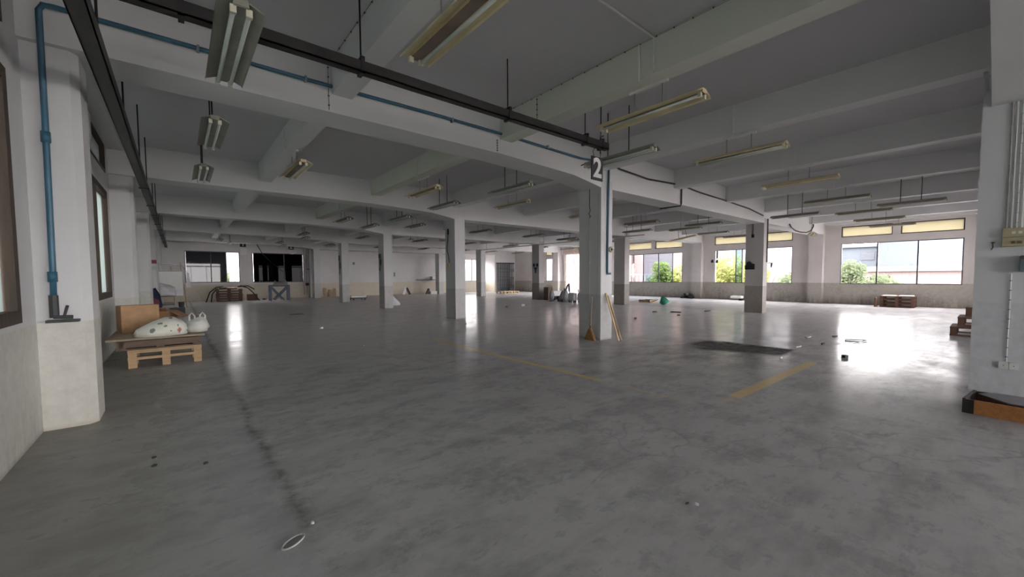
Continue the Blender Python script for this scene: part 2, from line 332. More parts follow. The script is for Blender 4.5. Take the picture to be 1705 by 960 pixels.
# ------------------------------------------------------------------ floor and slab
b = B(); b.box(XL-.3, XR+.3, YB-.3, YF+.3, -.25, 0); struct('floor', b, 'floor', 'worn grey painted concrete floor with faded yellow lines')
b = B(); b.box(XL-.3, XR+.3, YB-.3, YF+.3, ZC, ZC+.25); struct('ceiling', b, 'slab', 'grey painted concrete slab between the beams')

# walls with openings: wall along Y at x range, list of (y0,y1,[(z0,z1),...]) openings
def wall_y(x0, x1, ops):
    b = B(); y = YB
    for (a, c, zs) in sorted(ops):
        b.box(x0, x1, y, a, 0, ZC); z = 0
        for (z0, z1) in zs:
            if z0 > z: b.box(x0, x1, a, c, z, z0)
            z = z1
        if z < ZC: b.box(x0, x1, a, c, z, ZC)
        y = c
    b.box(x0, x1, y, YF, 0, ZC); return b
def wall_x(y0, y1, ops):
    b = B(); x = XL
    for (a, c, zs) in sorted(ops):
        b.box(x, a, y0, y1, 0, ZC); z = 0
        for (z0, z1) in zs:
            if z0 > z: b.box(a, c, y0, y1, z, z0)
            z = z1
        if z < ZC: b.box(a, c, y0, y1, z, ZC)
        x = c
    b.box(x, XR, y0, y1, 0, ZC); return b

RW = [(col_y(j)+1.45, col_y(j)+5.67) for j in range(-3, 2)]         # window bays of the right wall; rows -1,0,1 are seen
ZR = (1.02, 3.07, 3.40, 3.93)
rops = [(a, c, [(ZR[0], ZR[1]), (ZR[2], ZR[3])]) for a, c in RW]
rops += [(19.3, 24.35, [(0, 3.42)]), (25.1, 26.76, [(1.05, 3.12), (3.40, 3.85)])]
struct('wall_right', wall_y(XR, XR+.25, rops), 'wall_right', 'long window wall on the right with stained lower band')
LW = [(-11.7, -7.25), (-5.35, -.9), (.97, 5.42), (7.3, 11.75), (13.65, 18.1), (26.4, 30.6)]
ZL = (1.12, 3.28, 3.66, 4.22)
lops = [(a, c, [(ZL[0], ZL[1]), (ZL[2], ZL[3])]) for a, c in LW] + [(20.1, 24.3, [(0, 3.1)])]
struct('wall_left', wall_y(XL-.25, XL, lops), 'wall_left', 'white painted left wall with beige lower band')
struct('wall_front', wall_x(YF, YF+.25, [(.38, 3.30, [(1.2, 3.25)]), (4.02, 7.27, [(1.17, 3.24)]), (20.1, 23.4, [(1.05, 3.2)])]), 'wall_back', 'white far wall with beige stained lower band')
bops = [(XL+.8+6.7*k, XL+.8+6.7*k+5.6, [(.7, 3.3), (3.4, 4.1)]) for k in range(4)]  # unseen back wall; openings enlarged to throw light on the foreground
struct('wall_back', wall_x(YB-.25, YB, bops), 'wall_right')

# lift core box in the far right corner
b = B(); b.box(23.72, 23.9, 31.2, YF, 0, ZC).box(26.18, XR, 31.2, YF, 0, ZC).box(23.9, 26.18, 31.2, 31.4, 2.86, ZC)
struct('wall_core', b, 'wall_back', 'white painted core walls around the folding gate at the far corner')

# ------------------------------------------------------------------ beams
def ybeam(x0, x1, z, mat, name='ceiling_beam'):
    b = B(); b.box(x0, x1, YB, YF, z, ZC); struct(name, b, mat)
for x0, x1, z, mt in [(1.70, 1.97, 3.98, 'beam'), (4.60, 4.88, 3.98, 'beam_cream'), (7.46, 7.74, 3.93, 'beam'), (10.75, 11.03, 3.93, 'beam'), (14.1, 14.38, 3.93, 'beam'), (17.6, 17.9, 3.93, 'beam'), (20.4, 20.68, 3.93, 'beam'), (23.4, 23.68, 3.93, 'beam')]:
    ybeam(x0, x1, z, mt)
for j in range(-3, 5):
    y = col_y(j); y1 = y + .60
    if j == 4: y1 = y + .62
    b = B(); b.prism([(XL, 3.745), (4.6, 3.735), (6.6, 3.66), (7.53, 3.52), (17.6, 3.52), (XR, 3.60), (XR, ZC), (XL, ZC)], 'y', y+.001, y1)
    struct('ceiling_girder', b, 'beam', None)
b = B(); b.box(XL, XL+.26, YB, YF, 4.26, ZC); struct('trim_1', b, 'beam')
b = B(); b.box(XR-.2, XR, YB, YF, 4.05, ZC); struct('trim_2', b, 'beam')
# row of faint ribs under the slab joints is omitted; pilasters and columns
def pil(x0, x1, y, mt, wy=.52, label=None, ch=0.0):
    b = B()
    if ch:
        b.prism([(x0, y), (x1-ch, y), (x1, y+ch*1.2), (x1, y+wy), (x0, y+wy)], 'z', 0, ZC)
    else: b.box(x0, x1, y, y+wy, 0, ZC)
    return struct('pilaster', b, mt, label)
for j in range(-3, 5):
    pil(XL, -.69, col_y(j)+.08, 'pilaster', .50, None, .06)
    pil(XR-.35, XR, col_y(j), 'wall_right', .62)
pil(7.55, 7.98, YF-.5, 'pilaster', .5)
def column(x, y, mt, wx=.42, wy=.65, z=3.7, label=None, ins=.012):
    b = B(); b.box(x, x+wx, y, y+wy, 0, z); 
    o = struct('column', b, mt, label); return o
lab1 = {-1: 'big white concrete column at the right edge carrying switches and conduits', 0: 'white square concrete column in the middle with broom and sticks leaning on it', 1: 'second concrete column behind the numbered one, with hanging yellow plug', 2: 'third concrete column in the row running back to the left', 3: 'fourth concrete column in the row, near the sack'}
for j in range(-2, 4):
    if j == -1: column(7.68, col_y(j), 'column_near', .44, .67, label=lab1[j])
    else: column(7.53, col_y(j), 'column', label=lab1.get(j))
lab2 = {0: 'dark stained column in front of the middle right window', 1: 'dark stained column just right of the numbered column', 2: 'stained column left of the numbered one, by the grey cleaning machine', 3: 'farthest thin column by the folding gate'}
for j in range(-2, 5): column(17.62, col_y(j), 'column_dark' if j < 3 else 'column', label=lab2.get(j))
column(7.53, col_y(4), 'column', label='white column at the corner of the dark windows, with vertical pipes')

# ------------------------------------------------------------------ windows
def window_y(n, x, a, c, zs, frame, pane, tpane, divs, label, inward=-1, th=.05, fw=.05, tdiv=None, extra=None):
    r = thing('window_%d' % n, label, 'window', (x, (a+c)/2, zs[0]), kind='structure')
    h = (c-a)/2; z0, z1 = 0, zs[1]-zs[0]
    def ring(name, u0, u1, v0, v1, w):
        b = B(); b.box(-th/2, th/2, u0, u1, v0, v0+w).box(-th/2, th/2, u0, u1, v1-w, v1).box(-th/2, th/2, u0, u0+w, v0+w, v1-w).box(-th/2, th/2, u1-w, u1, v0+w, v1-w)
        return obj(name, b, frame, r)
    ring('frame', -h, h, z0, z1, fw)
    ys = [-h+fw] + [d-(a+c)/2 for d in divs] + [h-fw]
    for d in divs:
        dd = d-(a+c)/2; b = B(); b.box(-th/2, th/2, dd-.025, dd+.025, fw, z1-fw); obj('mullion', b, frame, r)
    for k in range(len(ys)-1):
        b = B(); b.box(-.003, .003, ys[k]+.01, ys[k+1]-.01, fw-.005, z1-fw+.005); obj('pane', b, pane[k] if isinstance(pane, list) else pane, r)
    if len(zs) > 2:
        t0, t1 = zs[2]-zs[0], zs[3]-zs[0]; td = tdiv if tdiv else [(-h, -.1), (.18, h)]
        for u0, u1 in td:
            ring('transom_frame', u0, u1, t0, t1, .04)
            b = B(); b.box(-.003, .003, u0+.035, u1-.035, t0+.035, t1-.035); obj('transom_pane', b, tpane, r)
        b = B(); g = td[0][1]; g2 = td[1][0]; b.box(-.12, .12, g, g2, t0, t1); obj('post', b, 'wall_right' if frame == 'alu' else 'wall_left', r)
    return r
n = 1
wl = {-1: 'wide right window with pale buildings outside, nearest the big column', 0: 'middle right window behind the dark column, green trees outside', 1: 'right window with blue tinted sashes and pink building outside'}
for j, (a, c) in zip(range(-3, 2), RW):
    d = [a+(c-a)/3, a+2*(c-a)/3]; pn = 'glass'
    if j == 1: d = [14.1, 15.62, 16.9]; pn = ['glass', 'glass_blue', 'glass_blue', 'glass']; 
    if j == 1: d = [14.35, 15.42, 16.62]; 
    if j == 0: pn = ['glass', 'glass', 'glass']; d = [8.7, 9.9, 10.25]; pn = ['glass', 'glass', 'glass_blue', 'glass']
    window_y(n, XR+.06, a, c, ZR, 'alu', pn, 'transom', d, wl.get(j, 'right window beside or behind the viewpoint'), th=.06, fw=.035); n += 1
window_y(n, XR+.06, 25.1, 26.76, (1.05, 3.12, 3.40, 3.85), 'alu', 'glass', 'transom', [25.95], 'narrow far window left of the bright doorway', th=.06, fw=.05, tdiv=[(-.83, -.02), (.02, .83)]); n += 1
ll = {2: 'brown framed window cut by the left edge of the photo', 3: 'brown framed frosted window between the two nearest left pilasters'}
for k, (a, c) in enumerate(LW):
    window_y(n, XL-.065, a, c, ZL, 'frame_wood', 'teal', 'greyfilm', [a+(c-a)/3, a+2*(c-a)/3], ll.get(k, 'brown framed window in the left wall, mostly hidden'), th=.16, fw=.11); n += 1
def window_x(n, y, a, c, zs, divs, panes, label, frame='alu'):
    r = thing('window_%d' % n, label, 'window', ((a+c)/2, y, zs[0]), kind='structure'); h = (c-a)/2; z1 = zs[1]-zs[0]; fw = .05
    b = B(); b.box(-h, h, -.04, .04, 0, fw).box(-h, h, -.04, .04, z1-fw, z1).box(-h, -h+fw, -.04, .04, fw, z1-fw).box(h-fw, h, -.04, .04, fw, z1-fw); obj('frame', b, frame, r)
    xs = [-h+fw] + [d-(a+c)/2 for d in divs] + [h-fw]
    for d in divs: dd = d-(a+c)/2; b = B(); b.box(dd-.025, dd+.025, -.03, .03, fw, z1-fw); obj('mullion', b, 'alu', r)
    for k in range(len(xs)-1):
        b = B(); b.box(xs[k]+.01, xs[k+1]-.01, -.003, .003, fw-.005, z1-fw+.005); obj('pane', b, panes[k], r)
window_x(n, YF+.08, .38, 3.30, (1.2, 3.25), [1.72, 2.54], ['glass_dark', 'glass_dark', 'glass'], 'dark far window whose right sash stands open to daylight'); n += 1
window_x(n, YF+.08, 4.02, 7.27, (1.17, 3.24), [5.98], ['glass_black', 'glass_black'], 'black far window behind the blue grey stand'); n += 1
window_x(n, YF+.08, 20.1, 23.4, (1.05, 3.2), [21.2, 22.3], ['teal', 'glass', 'glass'], 'bright far window left of the folding gate'); n += 1
for k in range(4):
    a = bops[k][0]; window_x(n, YB-.1, a, a+5.6, (.7, 3.3), [a+1.9, a+3.8], ['glass']*3, 'unseen back wall window, enlarged to light the foreground'); n += 1
    b = B(); b.box(a, a+5.6, YB-.11, YB-.09, 3.4, 4.1); o = obj('window_%d' % n, b, 'glass'); o['kind'] = 'structure'; n += 1

# door in the left wall
r = thing('door_1', 'dark framed door in the left wall before the red alarm box', 'door', (XL-.12, 22.2, 0), kind='structure')
b = B(); b.box(-.08, .08, -2.1, -2.0, 0, 3.1).box(-.08, .08, 2.0, 2.1, 0, 3.1).box(-.08, .08, -2, 2, 3.0, 3.1).box(-.06, .06, -.04, .04, 0, 3.0); obj('frame', b, 'alu', r)
for s in (-1, 1):
    b = B(); y0, y1 = sorted((s*.05, s*1.98)); b.box(-.03, .03, y0, y1, 0, 1.9); l = obj('leaf', b, 'frame_wood', r); b = B(); b.box(-.01, .01, y0, y1, 1.9, 2.98); obj('pane', b, 'teal', r)
# doorway in the right wall: roller shutter housing above, balcony beyond
r = thing('door_2', 'bright open doorway to the balcony behind the cleaning machine', 'door', (XR+.1, 21.8, 0), kind='structure')
b = B(); b.box(-.1, .0, -2.45, 2.5, 3.36, 3.42).box(-.1, 0, 2.42, 2.5, 0, 3.36).box(-.1, 0, -2.5, -2.42, 0, 3.36); obj('frame', b, 'shutter', r)
b = B(); b.box(-.42, -.12, -2.45, 2.5, 3.42, 3.80); obj('shutter_housing', b, 'shutter', r, bevel=.03)

# folding gate
r = thing('folding_gate', 'dark steel folding lattice gate in the far corner opening', 'gate', (25.04, 31.16, 0))
b = B(); b.box(-1.13, 1.13, -.04, .0, 2.76, 2.84); obj('rail', b, 'gate', r)
b = B(); b.box(-1.13, 1.13, -.04, 0, 0, .05); obj('rail', b, 'gate', r)
bar = None
for k in range(13):
    x = -1.1 + 2.2*k/12
    if bar is None:
        b = B(); b.box(-.022, .022, -.035, .0, .05, 2.76); bar = obj('bar', b, 'lightgrey', r, loc=(x, 0, 0)); bar0 = bar
    else: o = bar0.copy(); C.objects.link(o); o.location = (x, 0, 0)
b = B()
for zc in (.5, 1.3, 2.1):
    for k in range(12):
        x0 = -1.1+2.2*k/12; x1 = x0+2.2/12
        b.beam((x0, -.02, zc-.22), (x1, -.02, zc+.22), .01, .03); b.beam((x0, -.02, zc+.22), (x1, -.02, zc-.22), .01, .03)
o = obj('lattice', b, 'gate', r); o['kind'] = 'stuff'
b = B(); b.box(-1.13, 1.13, .5, .52, 0, 2.86); o = obj('sheet', b, 'black', r)  # black sheet stands in for the darkness behind the gate bars

# ------------------------------------------------------------------ ceiling lights (battens)
def fixture_proto(kind, hang, tubes=(1, 1)):
    """kind cream/grey; hang 'bar' (rods from a channel under a beam) or 'slab' (long rods)."""
    L = .725; en, inn = {'cream': ('cream', 'brownin'), 'olive': ('olive', 'brownin'), 'grey': ('greyen', 'greyin')}[kind]
    r = thing('batten_light', '', 'ceiling light')
    b = B(); b.prism([(-.05, 0), (.05, 0), (.045, .05), (-.045, .05)], 'y', -L, L); obj('spine', b, en, r)
    for s in (-1, 1):
        b = B(); b.prism([(s*.048, .030), (s*.052, .040), (s*.150, -.008), (s*.152, -.030), (s*.144, -.012)], 'y', -L, L); obj('reflector', b, en, r)
    b = B(); b.prism([(-.14, -.038), (-.048, .038), (.048, .038), (.14, -.038), (.05, .03), (-.05, .03)], 'y', -L+.01, L-.01)
    b.bm.free(); b = B(); b.box(-.049, .049, -L+.005, L-.005, -.006, -.001); obj('inner_plate', b, inn, r)
    for i, s in enumerate((-1, 1)):
        for e in (-1, 1):
            b = B(); b.box(s*.05-.02, s*.05+.02, e*(L-.03)-.018, e*(L-.03)+.018, -.055, 0); obj('lamp_holder', b, 'holder', r)
        if tubes[i]:
            b = B(); b.tube([(s*.05, -L+.05, -.036), (s*.05, L-.05, -.036)], .0165, 8); obj('lamp_tube', b, 'tubeglass', r, smooth=True)
    if hang == 'bar':
        b = B(); b.box(-.02, .02, -.27, .27, .30, .333); obj('mounting_channel', b, 'white', r)
        for e in (-.2, .2):
            b = B(); b.tube([(0, e, .05), (0, e, .30)], .009, 6); obj('rod', b, 'alu_grey', r)
        b = B(); b.tube([(-.165, .03, .33), (-.165, .03, .80)], .010, 6); obj('feed_conduit', b, 'white', r)
    elif hang == 'slab':
        for e in (-.22, .22):
            b = B(); b.tube([(0, e, .05), (0, e, .822)], .010, 6); obj('rod', b, 'rod', r)
    return r
protos = {}
def fixture(x, y, label, kind='cream', hang='bar', tubes=(1, 1), z=3.595, group='hanging batten lights', rz=0, ry=0, rx=0):
    k = (kind, hang, tubes)
    if k not in protos: protos[k] = fixture_proto(*k); o = protos[k]
    else: o = copy_tree(protos[k])
    o.location = (x, y, z); o.rotation_euler = (rx, ry, rz); o['label'] = label; o['group'] = group
    return o
# under the beams, from the left wall towards the windows; rows from the viewpoint into the depth
BX = [(1.84, 'leftmost beam'), (4.74, 'second beam from the left'), (7.58, 'beam over the numbered column row'), (10.89, 'first beam right of the numbered column'), (14.24, 'second beam right of the numbered column'), (17.74, 'beam over the stained columns'), (20.54, 'beam behind the stained columns'), (23.54, 'beam nearest the window wall')]
BY = [(2.95, 'nearest bay'), (9.1, 'second bay'), (15.4, 'third bay'), (21.5, 'fourth bay'), (27.5, 'farthest bay')]
special = {(0, 0): 'big cream batten light cut by the top edge, one tube left', (1, 0): 'long cream batten light above and right of the number 2 board', (2, 0): 'cream batten light right of the number board, third in the near row',
           (0, 1): 'short looking cream batten light with browned inside above the left aisle', (3, 0): 'cream batten light in front of the two wide right beams'}
for i, (x, xn) in enumerate(BX):
    for k, (y, yn) in enumerate(BY):
        if (i, k) in ((0, 2), (0, 3), (7, 2)): continue
        lab = special.get((i, k), 'yellowed batten light under the %s, %s' % (xn, yn))
        tb = (0, 0) if (i + 2*k) % 3 == 0 else ((0, 1) if (i+k) % 2 else (1, 1))
        if (i, k) == (0, 0): tb = (0, 1)
        if (i, k) == (1, 0): tb = (1, 0)
        fixture(x, y - (.25 if (i, k) == (0, 1) else 0), lab, 'olive' if (i >= 4 or k >= 2) else 'cream', 'bar', tb, group='yellowed lights under the beams')
SL = [(.43, 4.30, 'grey twin tube batten light at the top left, largest in view'), (.46, 7.4, 'second grey batten light from the top left, on two black rods'), (.46, 10.3, 'third and smallest grey batten light along the left aisle'),
      (6.07, 4.36, 'grey batten light directly behind the number 2 board'), (6.2, 7.5, 'dark grey batten light on two long rods left of the number board'), (6.1, 10.5, 'grey batten light hanging before the second column'),
      (6.17, 13.7, 'grey batten light hanging before the third column'), (6.15, 16.6, 'grey batten light hanging before the fourth column'),
      (16.85, 4.65, 'grey batten light just right of the dark stained column top'), (16.7, 7.8, 'grey batten light left of the stained column, second from front'), (16.7, 10.9, 'grey batten light right of the column second behind'),
      (16.6, 1.7, 'dark grey batten light over the right window, nearer one of the pair'), (17.0, 15.6, 'grey batten light hung far behind the numbered column'), (5.25, 23.6, 'small grey batten light before the black far windows'),
      (2.5, 29.6, 'tiny light over the open far window'), (5.4, 30.2, 'tiny light over the black far window')]
for x, y, lab in SL: fixture(x, y, lab, 'grey', 'slab', (1, 1) if x < 7 else (0, 1), group='grey lights hung from the slab', z=3.47 if x == .43 else 3.595)
# damaged ones
fixture(21.8, 11.3, 'cream batten light dangling askew above the blue tinted window', 'cream', 'slab', (0, 0), z=3.58, group='damaged lights', ry=.0, rx=-.16)
fixture(21.8, 5.35, 'broken batten light hanging crooked below a black cable', 'cream', 'none', (1, 0), z=3.30, group='damaged lights', ry=.22, rz=-1.25)
fixture(9.9, 20.6, 'tilted grey batten light behind the third column', 'grey', 'slab', (0, 0), z=3.55, group='damaged lights', rx=.12, rz=-.5)
t = thing('cable', 'black cable looping down to the broken light by the window', 'cable', (20.3, 5.78, 3.55))
b = B(); b.tube([(0, 0, .12), (.25, 0, .0), (.8, 0, -.10), (1.6, 0, -.12), (2.4, 0, -.08), (3.1, 0, .05), (3.5, 0, .28), (3.55, .02, .45)], .03, 6).tube([(1.5, -.43, -.22), (1.5, -.43, .865)], .008, 5); obj('loop', b, 'cable', t, smooth=True)
t = thing('reflector_panel', 'tan reflector panel hanging vertically beside the third column top', 'panel', (8.72, 19.5, 3.5))
b = B(); b.box(-.13, .13, -.02, .02, .35, .92).box(-.12, .12, -.05, -.02, .37, .42); obj('panel', b, 'tan', t); b = B(); b.box(-.22, .2, -.1, .1, .1, .35).tube([(0, 0, .3), (0, 0, .92)], .01); obj('bracket', b, 'greyen', t)
t = thing('spotlight_cluster', 'bright pair of lamps hanging over the far left windows', 'lamp', (2.28, 26.0, 4.0))
b = B(); b.box(-.2, .2, -.1, .1, .12, .22).tube([(0, 0, .2), (0, 0, .42)], .02); obj('mount', b, 'alu_grey', t)
for k, (x, z) in enumerate([(-.18, -.05), (.02, .08), (.2, -.08)]):
    b = B(); b.lathe([(.03, .1), (.09, .02), (.11, -.05), (.09, -.06), (.02, 0)], 10, (x, 0, z)); obj('lamp_shade', b, 'white' if k != 1 else 'cream', t, smooth=True)

# ------------------------------------------------------------------ cable trays, pipes, conduits
t = thing('cable_tray', 'dark steel cable tray crossing overhead to the number board', 'cable tray', (2.5, 4.31, 3.62))
b = B(); b.box(-3.0, 3.18, -.05, .05, 0, .012).box(-3.0, 3.18, -.05, -.038, 0, .11).box(-3.0, 3.18, .038, .05, 0, .11); obj('channel', b, 'tray', t)
b = B(); b.box(-3.0, 3.15, -.036, .036, .012, .06); obj('cable_bundle', b, 'cable', t)
for x in (-2.4, -.95, 1.02, 2.62, 3.02):
    b = B(); b.tube([(x, 0, .05), (x, 0, .795)], .009, 6); obj('rod', b, 'rod', t)
    b = B(); b.box(x-.02, x+.02, -.065, .065, -.02, .0).box(x-.02, x+.02, -.065, -.052, -.02, .15).box(x-.02, x+.02, .052, .065, -.02, .15).box(x-.02, x+.02, -.065, .065, .135, .15); obj('clamp', b, 'rod', t)
t = thing('wall_cable_tray', 'long dark cable tray running along the left wall', 'cable tray', (-.47, 10, 3.38))
b = B(); b.box(-.06, .06, -14, 22.7, 0, .012).box(-.06, -.05, -14, 22.7, 0, .13).box(.05, .06, -14, 22.7, 0, .13); obj('channel', b, 'tray', t)
b = B(); b.box(-.045, .045, -14, 22.6, .012, .08); obj('cable_bundle', b, 'cable', t)
for k in range(12):
    y = -8 + 2.35*k + (.3 if k % 2 else 0)
    if k == 0: b = B(); b.tube([(0, 0, .1), (0, 0, 1.04)], .01, 6); rd = obj('rod', b, 'rod', t, loc=(.05, y, 0))
    else: o = rd.copy(); C.objects.link(o); o.location = (.05, y, 0)
    if k > 3: b = B(); b.box(-.08, .08, y-.03, y+.03, -.025, 0); obj('support', b, 'tray', t)
t = thing('trunking', 'dark trunking along the top of the far wall', 'trunking', (3.35, 32.93, 4.22)); b = B(); b.box(-4.35, 3.75, -.06, .06, -.03, .06); obj('channel', b, 'tray', t)
b = B(); b.tube([(-4.4, 0, -.08), (-2, -.03, -.14), (1, 0, -.1), (3.7, -.0, -.12)], .02, 6); obj('cable', b, 'cable', t)
t = thing('water_pipe', 'blue plastic water pipe from wall valve up and along the beam to the numbered column', 'pipe', (-.93, 5.86, 0))
b = B(); b.tube([(-.01, .02, 1.20), (0, 0, 1.6), (.015, -.02, 3.0), (.02, -.03, 4.02), (.05, -.04, 4.07), (.12, -.045, 4.075), (2.2, -.045, 4.065), (4.2, -.04, 4.08), (5.6, -.045, 4.07), (7.7, -.04, 4.03), (8.62, -.045, 4.08), (8.68, -.05, 4.03), (8.68, -.035, 3.2), (8.67, -.03, 1.6), (8.68, -.03, 1.55), (8.78, -.03, 1.55)], .024, 10); obj('pipe', b, 'blue', t, smooth=True)
for (x, z) in ((-.003, 1.52), (.012, 2.85)): b = B(); b.tube([(x, -.005 if z < 2 else -.02, z-.05), (x, -.005 if z < 2 else -.02, z+.05)], .034, 10); obj('coupling', b, 'blue', t, smooth=True)
b = B(); b.tube([(-.01, .02, 1.12), (-.01, .02, 1.34)], .034, 8).tube([(-.01, -.03, 1.13), (.12, -.03, 1.125)], .018, 8).tube([(.06, -.03, 1.13), (.09, -.05, 1.24)], .012, 6).box(-.06, .16, -.06, .05, 1.075, 1.10); obj('valve', b, 'bluedark', t)
for x in (1.2, 2.3, 4.5, 6.7): b = B(); b.box(x-.012, x+.012, -.075, -.005, 4.035, 4.10); obj('pipe_clip', b, 'alu_grey', t)
t = thing('cable_run', 'black cable sagging along the beam right of the numbered column', 'cable', (7.8, 5.83, 3.9))
b = B(); b.tube([(.02, 0, .2), (.4, -.01, .13), (1.6, 0, .08), (3.3, 0, .16), (4.4, 0, .10), (5.9, 0, .07), (8.3, 0, .0), (9.6, -.0, -.12)], .022, 6); obj('cable', b, 'cable', t, smooth=True)
t = thing('branch_conduit', 'dark conduit wrapping under the beam right of the numbered column', 'conduit', (11.13, 5.83, 3.9)); b = B(); b.tube([(0, 0, .12), (0, 0, -.36), (0, .02, -.415), (0, .66, -.415)], .022, 6); obj('conduit', b, 'bluedark', t)
t = thing('overhead_rail', 'thin brown service rail over the row of stained columns', 'rail', (17.5, 18, 3.45)); b = B(); b.box(-.03, .03, -7, 7, 0, .05); obj('rail', b, 'conduit_brown', t)
for y in (-6, -3, 0, 3, 6): b = B(); b.tube([(0, y, .05), (0, y, .5)], .009, 6); obj('rod', b, 'rod', t)
# surface conduits on beam faces by the yellowed beams and the slab
t = thing('surface_conduit', 'white conduit crossing the slab to the yellowed beam', 'conduit', (4.55, 2.78, 4.40)); b = B(); b.tube([(-3, 0, 0), (.03, 0, 0), (.03, 0, -.40)], .013, 6); obj('conduit', b, 'white', t)
for lab, x, y, z0, z1 in [('thin clipped wire down the girder at the first beam joint', 1.66, 5.845, 3.76, 4.38), ('thin clipped wire down the girder at the yellowed beam joint', 4.53, 5.845, 3.75, 3.97), ('thin clipped wire down the yellowed beam side', 4.585, 4.86, 3.99, 4.40)]:
    t = thing('clipped_wire', lab, 'wire', (x, y+.006, z0)); b = B(); b.tube([(0, 0, 0), (0, 0, z1-z0)], .006, 5); obj('wire', b, 'conduit', t)
    b = B()
    for k in range(5): zz = (z1-z0)*(k+.5)/5; b.box(-.010, .010, -.008, .008, zz-.006, zz+.006)
    obj('clips', b, 'darkgrey', t)['kind'] = 'stuff'
for x, ya, lab in ((4.588, 5.84, 'thin stapled wire along the top of the yellowed beam'), (1.688, 5.84, 'thin stapled wire along the top of the leftmost beam')):
    t = thing('stapled_wire', lab, 'wire', (x, 3, 4.405)); b = B(); b.tube([(0, -3.5, 0), (0, -1, -.006), (0, 1, .004), (0, 2.84, 0)], .003, 5); obj('wire', b, 'greyin', t)
    b = B()
    for k in range(28): y = -3.4+.225*k; b.box(-.006, .008, y-.005, y+.005, -.008, .006)
    obj('staples', b, 'darkgrey', t)['kind'] = 'stuff'
# number boards
def board(n, loc, w, h, label, fs):
    t = thing('number_board', label, 'sign', loc); b = B(); b.box(-w/2, w/2, -.008, .008, -h/2, h/2); obj('plate', b, 'black', t)
    if h > .39: b = B(); b.tube([(-w*.3, 0, h/2), (-w*.3, 0, 4.42-loc[2])], .008, 5); obj('hanger', b, 'rod', t); b = B(); b.tube([(w*.3, 0, h/2), (w*.3, 0, 4.42-loc[2])], .008, 5); obj('hanger', b, 'rod', t)
    text_mesh('numeral', n, fs, .003, t, (0, -.012, -.01*h), (PI/2, 0, 0), 'white', .012*fs/.4); return t
t = board('2', (5.41, 4.30, 3.27), .29, .38, 'black hanging board with a white number 2 before the middle column', .43)
b = B(); b.tube([(-.08, 0, .19), (-.10, .0, .27), (-.03, 0, .36)], .005, 5).tube([(.08, 0, .19), (.10, 0, .27), (.03, 0, .36)], .005, 5); obj('wire_hook', b, 'rod', t)
b = B(); b.tube([(.06, -.02, .25), (.06, -.02, .52), (.14, -.02, .56)], .012, 6); obj('hook', b, 'rod', t)
t = board('1', (3.5, 32.84, 3.80), .34, .40, 'small black number 1 sign above the open far window', .42); b = B(); b.box(-.14, .2, -.01, .01, -.75, -.30); obj('notice', b, 'paper', t)
t = board('2', (6.42, 32.84, 3.74), .34, .42, 'small black number 2 sign above the black far window', .42); b = B(); b.lathe([(.01, -.01), (.30, -.01), (.30, .01), (.01, .01)], 20); me = b.mesh('notice'); me.transform(Matrix.Scale(.55, 4, (0, 1, 0))); o = link('notice', me, 'paper', t, (.05, -.03, -.38), (PI/2, 0, 0))
t = thing('slack_cable', 'black cable drooping down across the black far window', 'cable', (4.1, 32.8, 4.1)); b = B(); b.tube([(0, 0, .1), (.25, 0, -.4), (.5, 0, -.9), (1.0, 0, -1.5), (1.7, 0, -2.1), (2.0, 0, -2.2)], [.03, .03, .022, .01, .01, .01], 6); obj('cable', b, 'cable', t)
t = thing('vertical_pipes', 'pair of dark pipes climbing the corner beside the black window', 'pipe', (7.42, 32.85, 0)); 
for x in (-.18, .0): b = B(); b.tube([(x, 0, .25), (x, 0, 4.2)], .028, 6); obj('pipe', b, 'conduit_brown', t)
b = B(); b.tube([(0, 0, 2.1), (.3, -.35, 2.15), (.45, -.4, 2.5)], .03, 6).box(-.1, .1, -.1, .05, .9, 1.1).box(.3, .5, -.5, -.38, 1.9, 2.15); obj('valve', b, 'rod', t)

# big near column services (face x = 7.68)
t = thing('switch_panel', 'pair of yellowed double switch boxes on the big white column', 'switch', (7.68, -.12, 1.82))
for z in (0, .115): b = B(); b.box(-.045, 0, -.10, .10, z, z+.105); s = obj('switch_box', b, 'switch', t, bevel=.006); b = B(); b.box(-.052, -.045, .0, .03, z+.035, z+.065).box(-.052, -.045, -.05, -.02, z+.035, z+.065); obj('rocker', b, 'white' if z else 'oldwood', s)
t = thing('wall_conduits', 'clipped wiring climbing the big white column to the switch boxes', 'conduit', (7.675, -.05, 2.04))
for y in (.0, -.035, -.075, -.11): b = B(); b.tube([(-.008, y, 0), (-.008, y, 1.66)], .008, 6); obj('conduit', b, 'conduit_brown' if y == 0 else 'white', t)
b = B()
for k in range(14):
    for y in (.0, -.075): b.box(-.020, 0, y-.012, y+.012, .06+.115*k, .066+.115*k)
obj('clips', b, 'conduit_brown', t)['kind'] = 'stuff'
t = thing('blue_box', 'blue grey box cut by the right edge on the big column', 'box', (7.68, -.26, 1.52)); b = B(); b.box(-.09, 0, -.1, .1, 0, .19); obj('case', b, 'bluebox', t, bevel=.008); b = B(); b.box(-.1, -.09, -.02, .09, .15, .19); obj('lid', b, 'redwood', t)
t = thing('socket_outlet', 'white double outlet plate low on the big column', 'outlet', (7.68, -.125, .35))
for y in (.04, -.04): b = B(); b.box(-.02, 0, y-.038, y+.038, 0, .085); p = obj('plate', b, 'white', t, bevel=.004); b = B(); b.box(-.0215, -.0195, y-.004, y+.004, .038, .046); obj('slot', b, 'darkgrey', p)
t = thing('low_wiring', 'single clipped wire dropping to the white outlet', 'wire', (7.675, -.105, .44)); b = B(); b.tube([(-.005, 0, 0), (-.005, -.002, .62), (-.005, 0, 1.06)], .006, 5); obj('wire', b, 'white', t)
b = B()
for k in range(9): b.box(-.012, 0, -.011, .011, .05+.115*k, .06+.115*k)
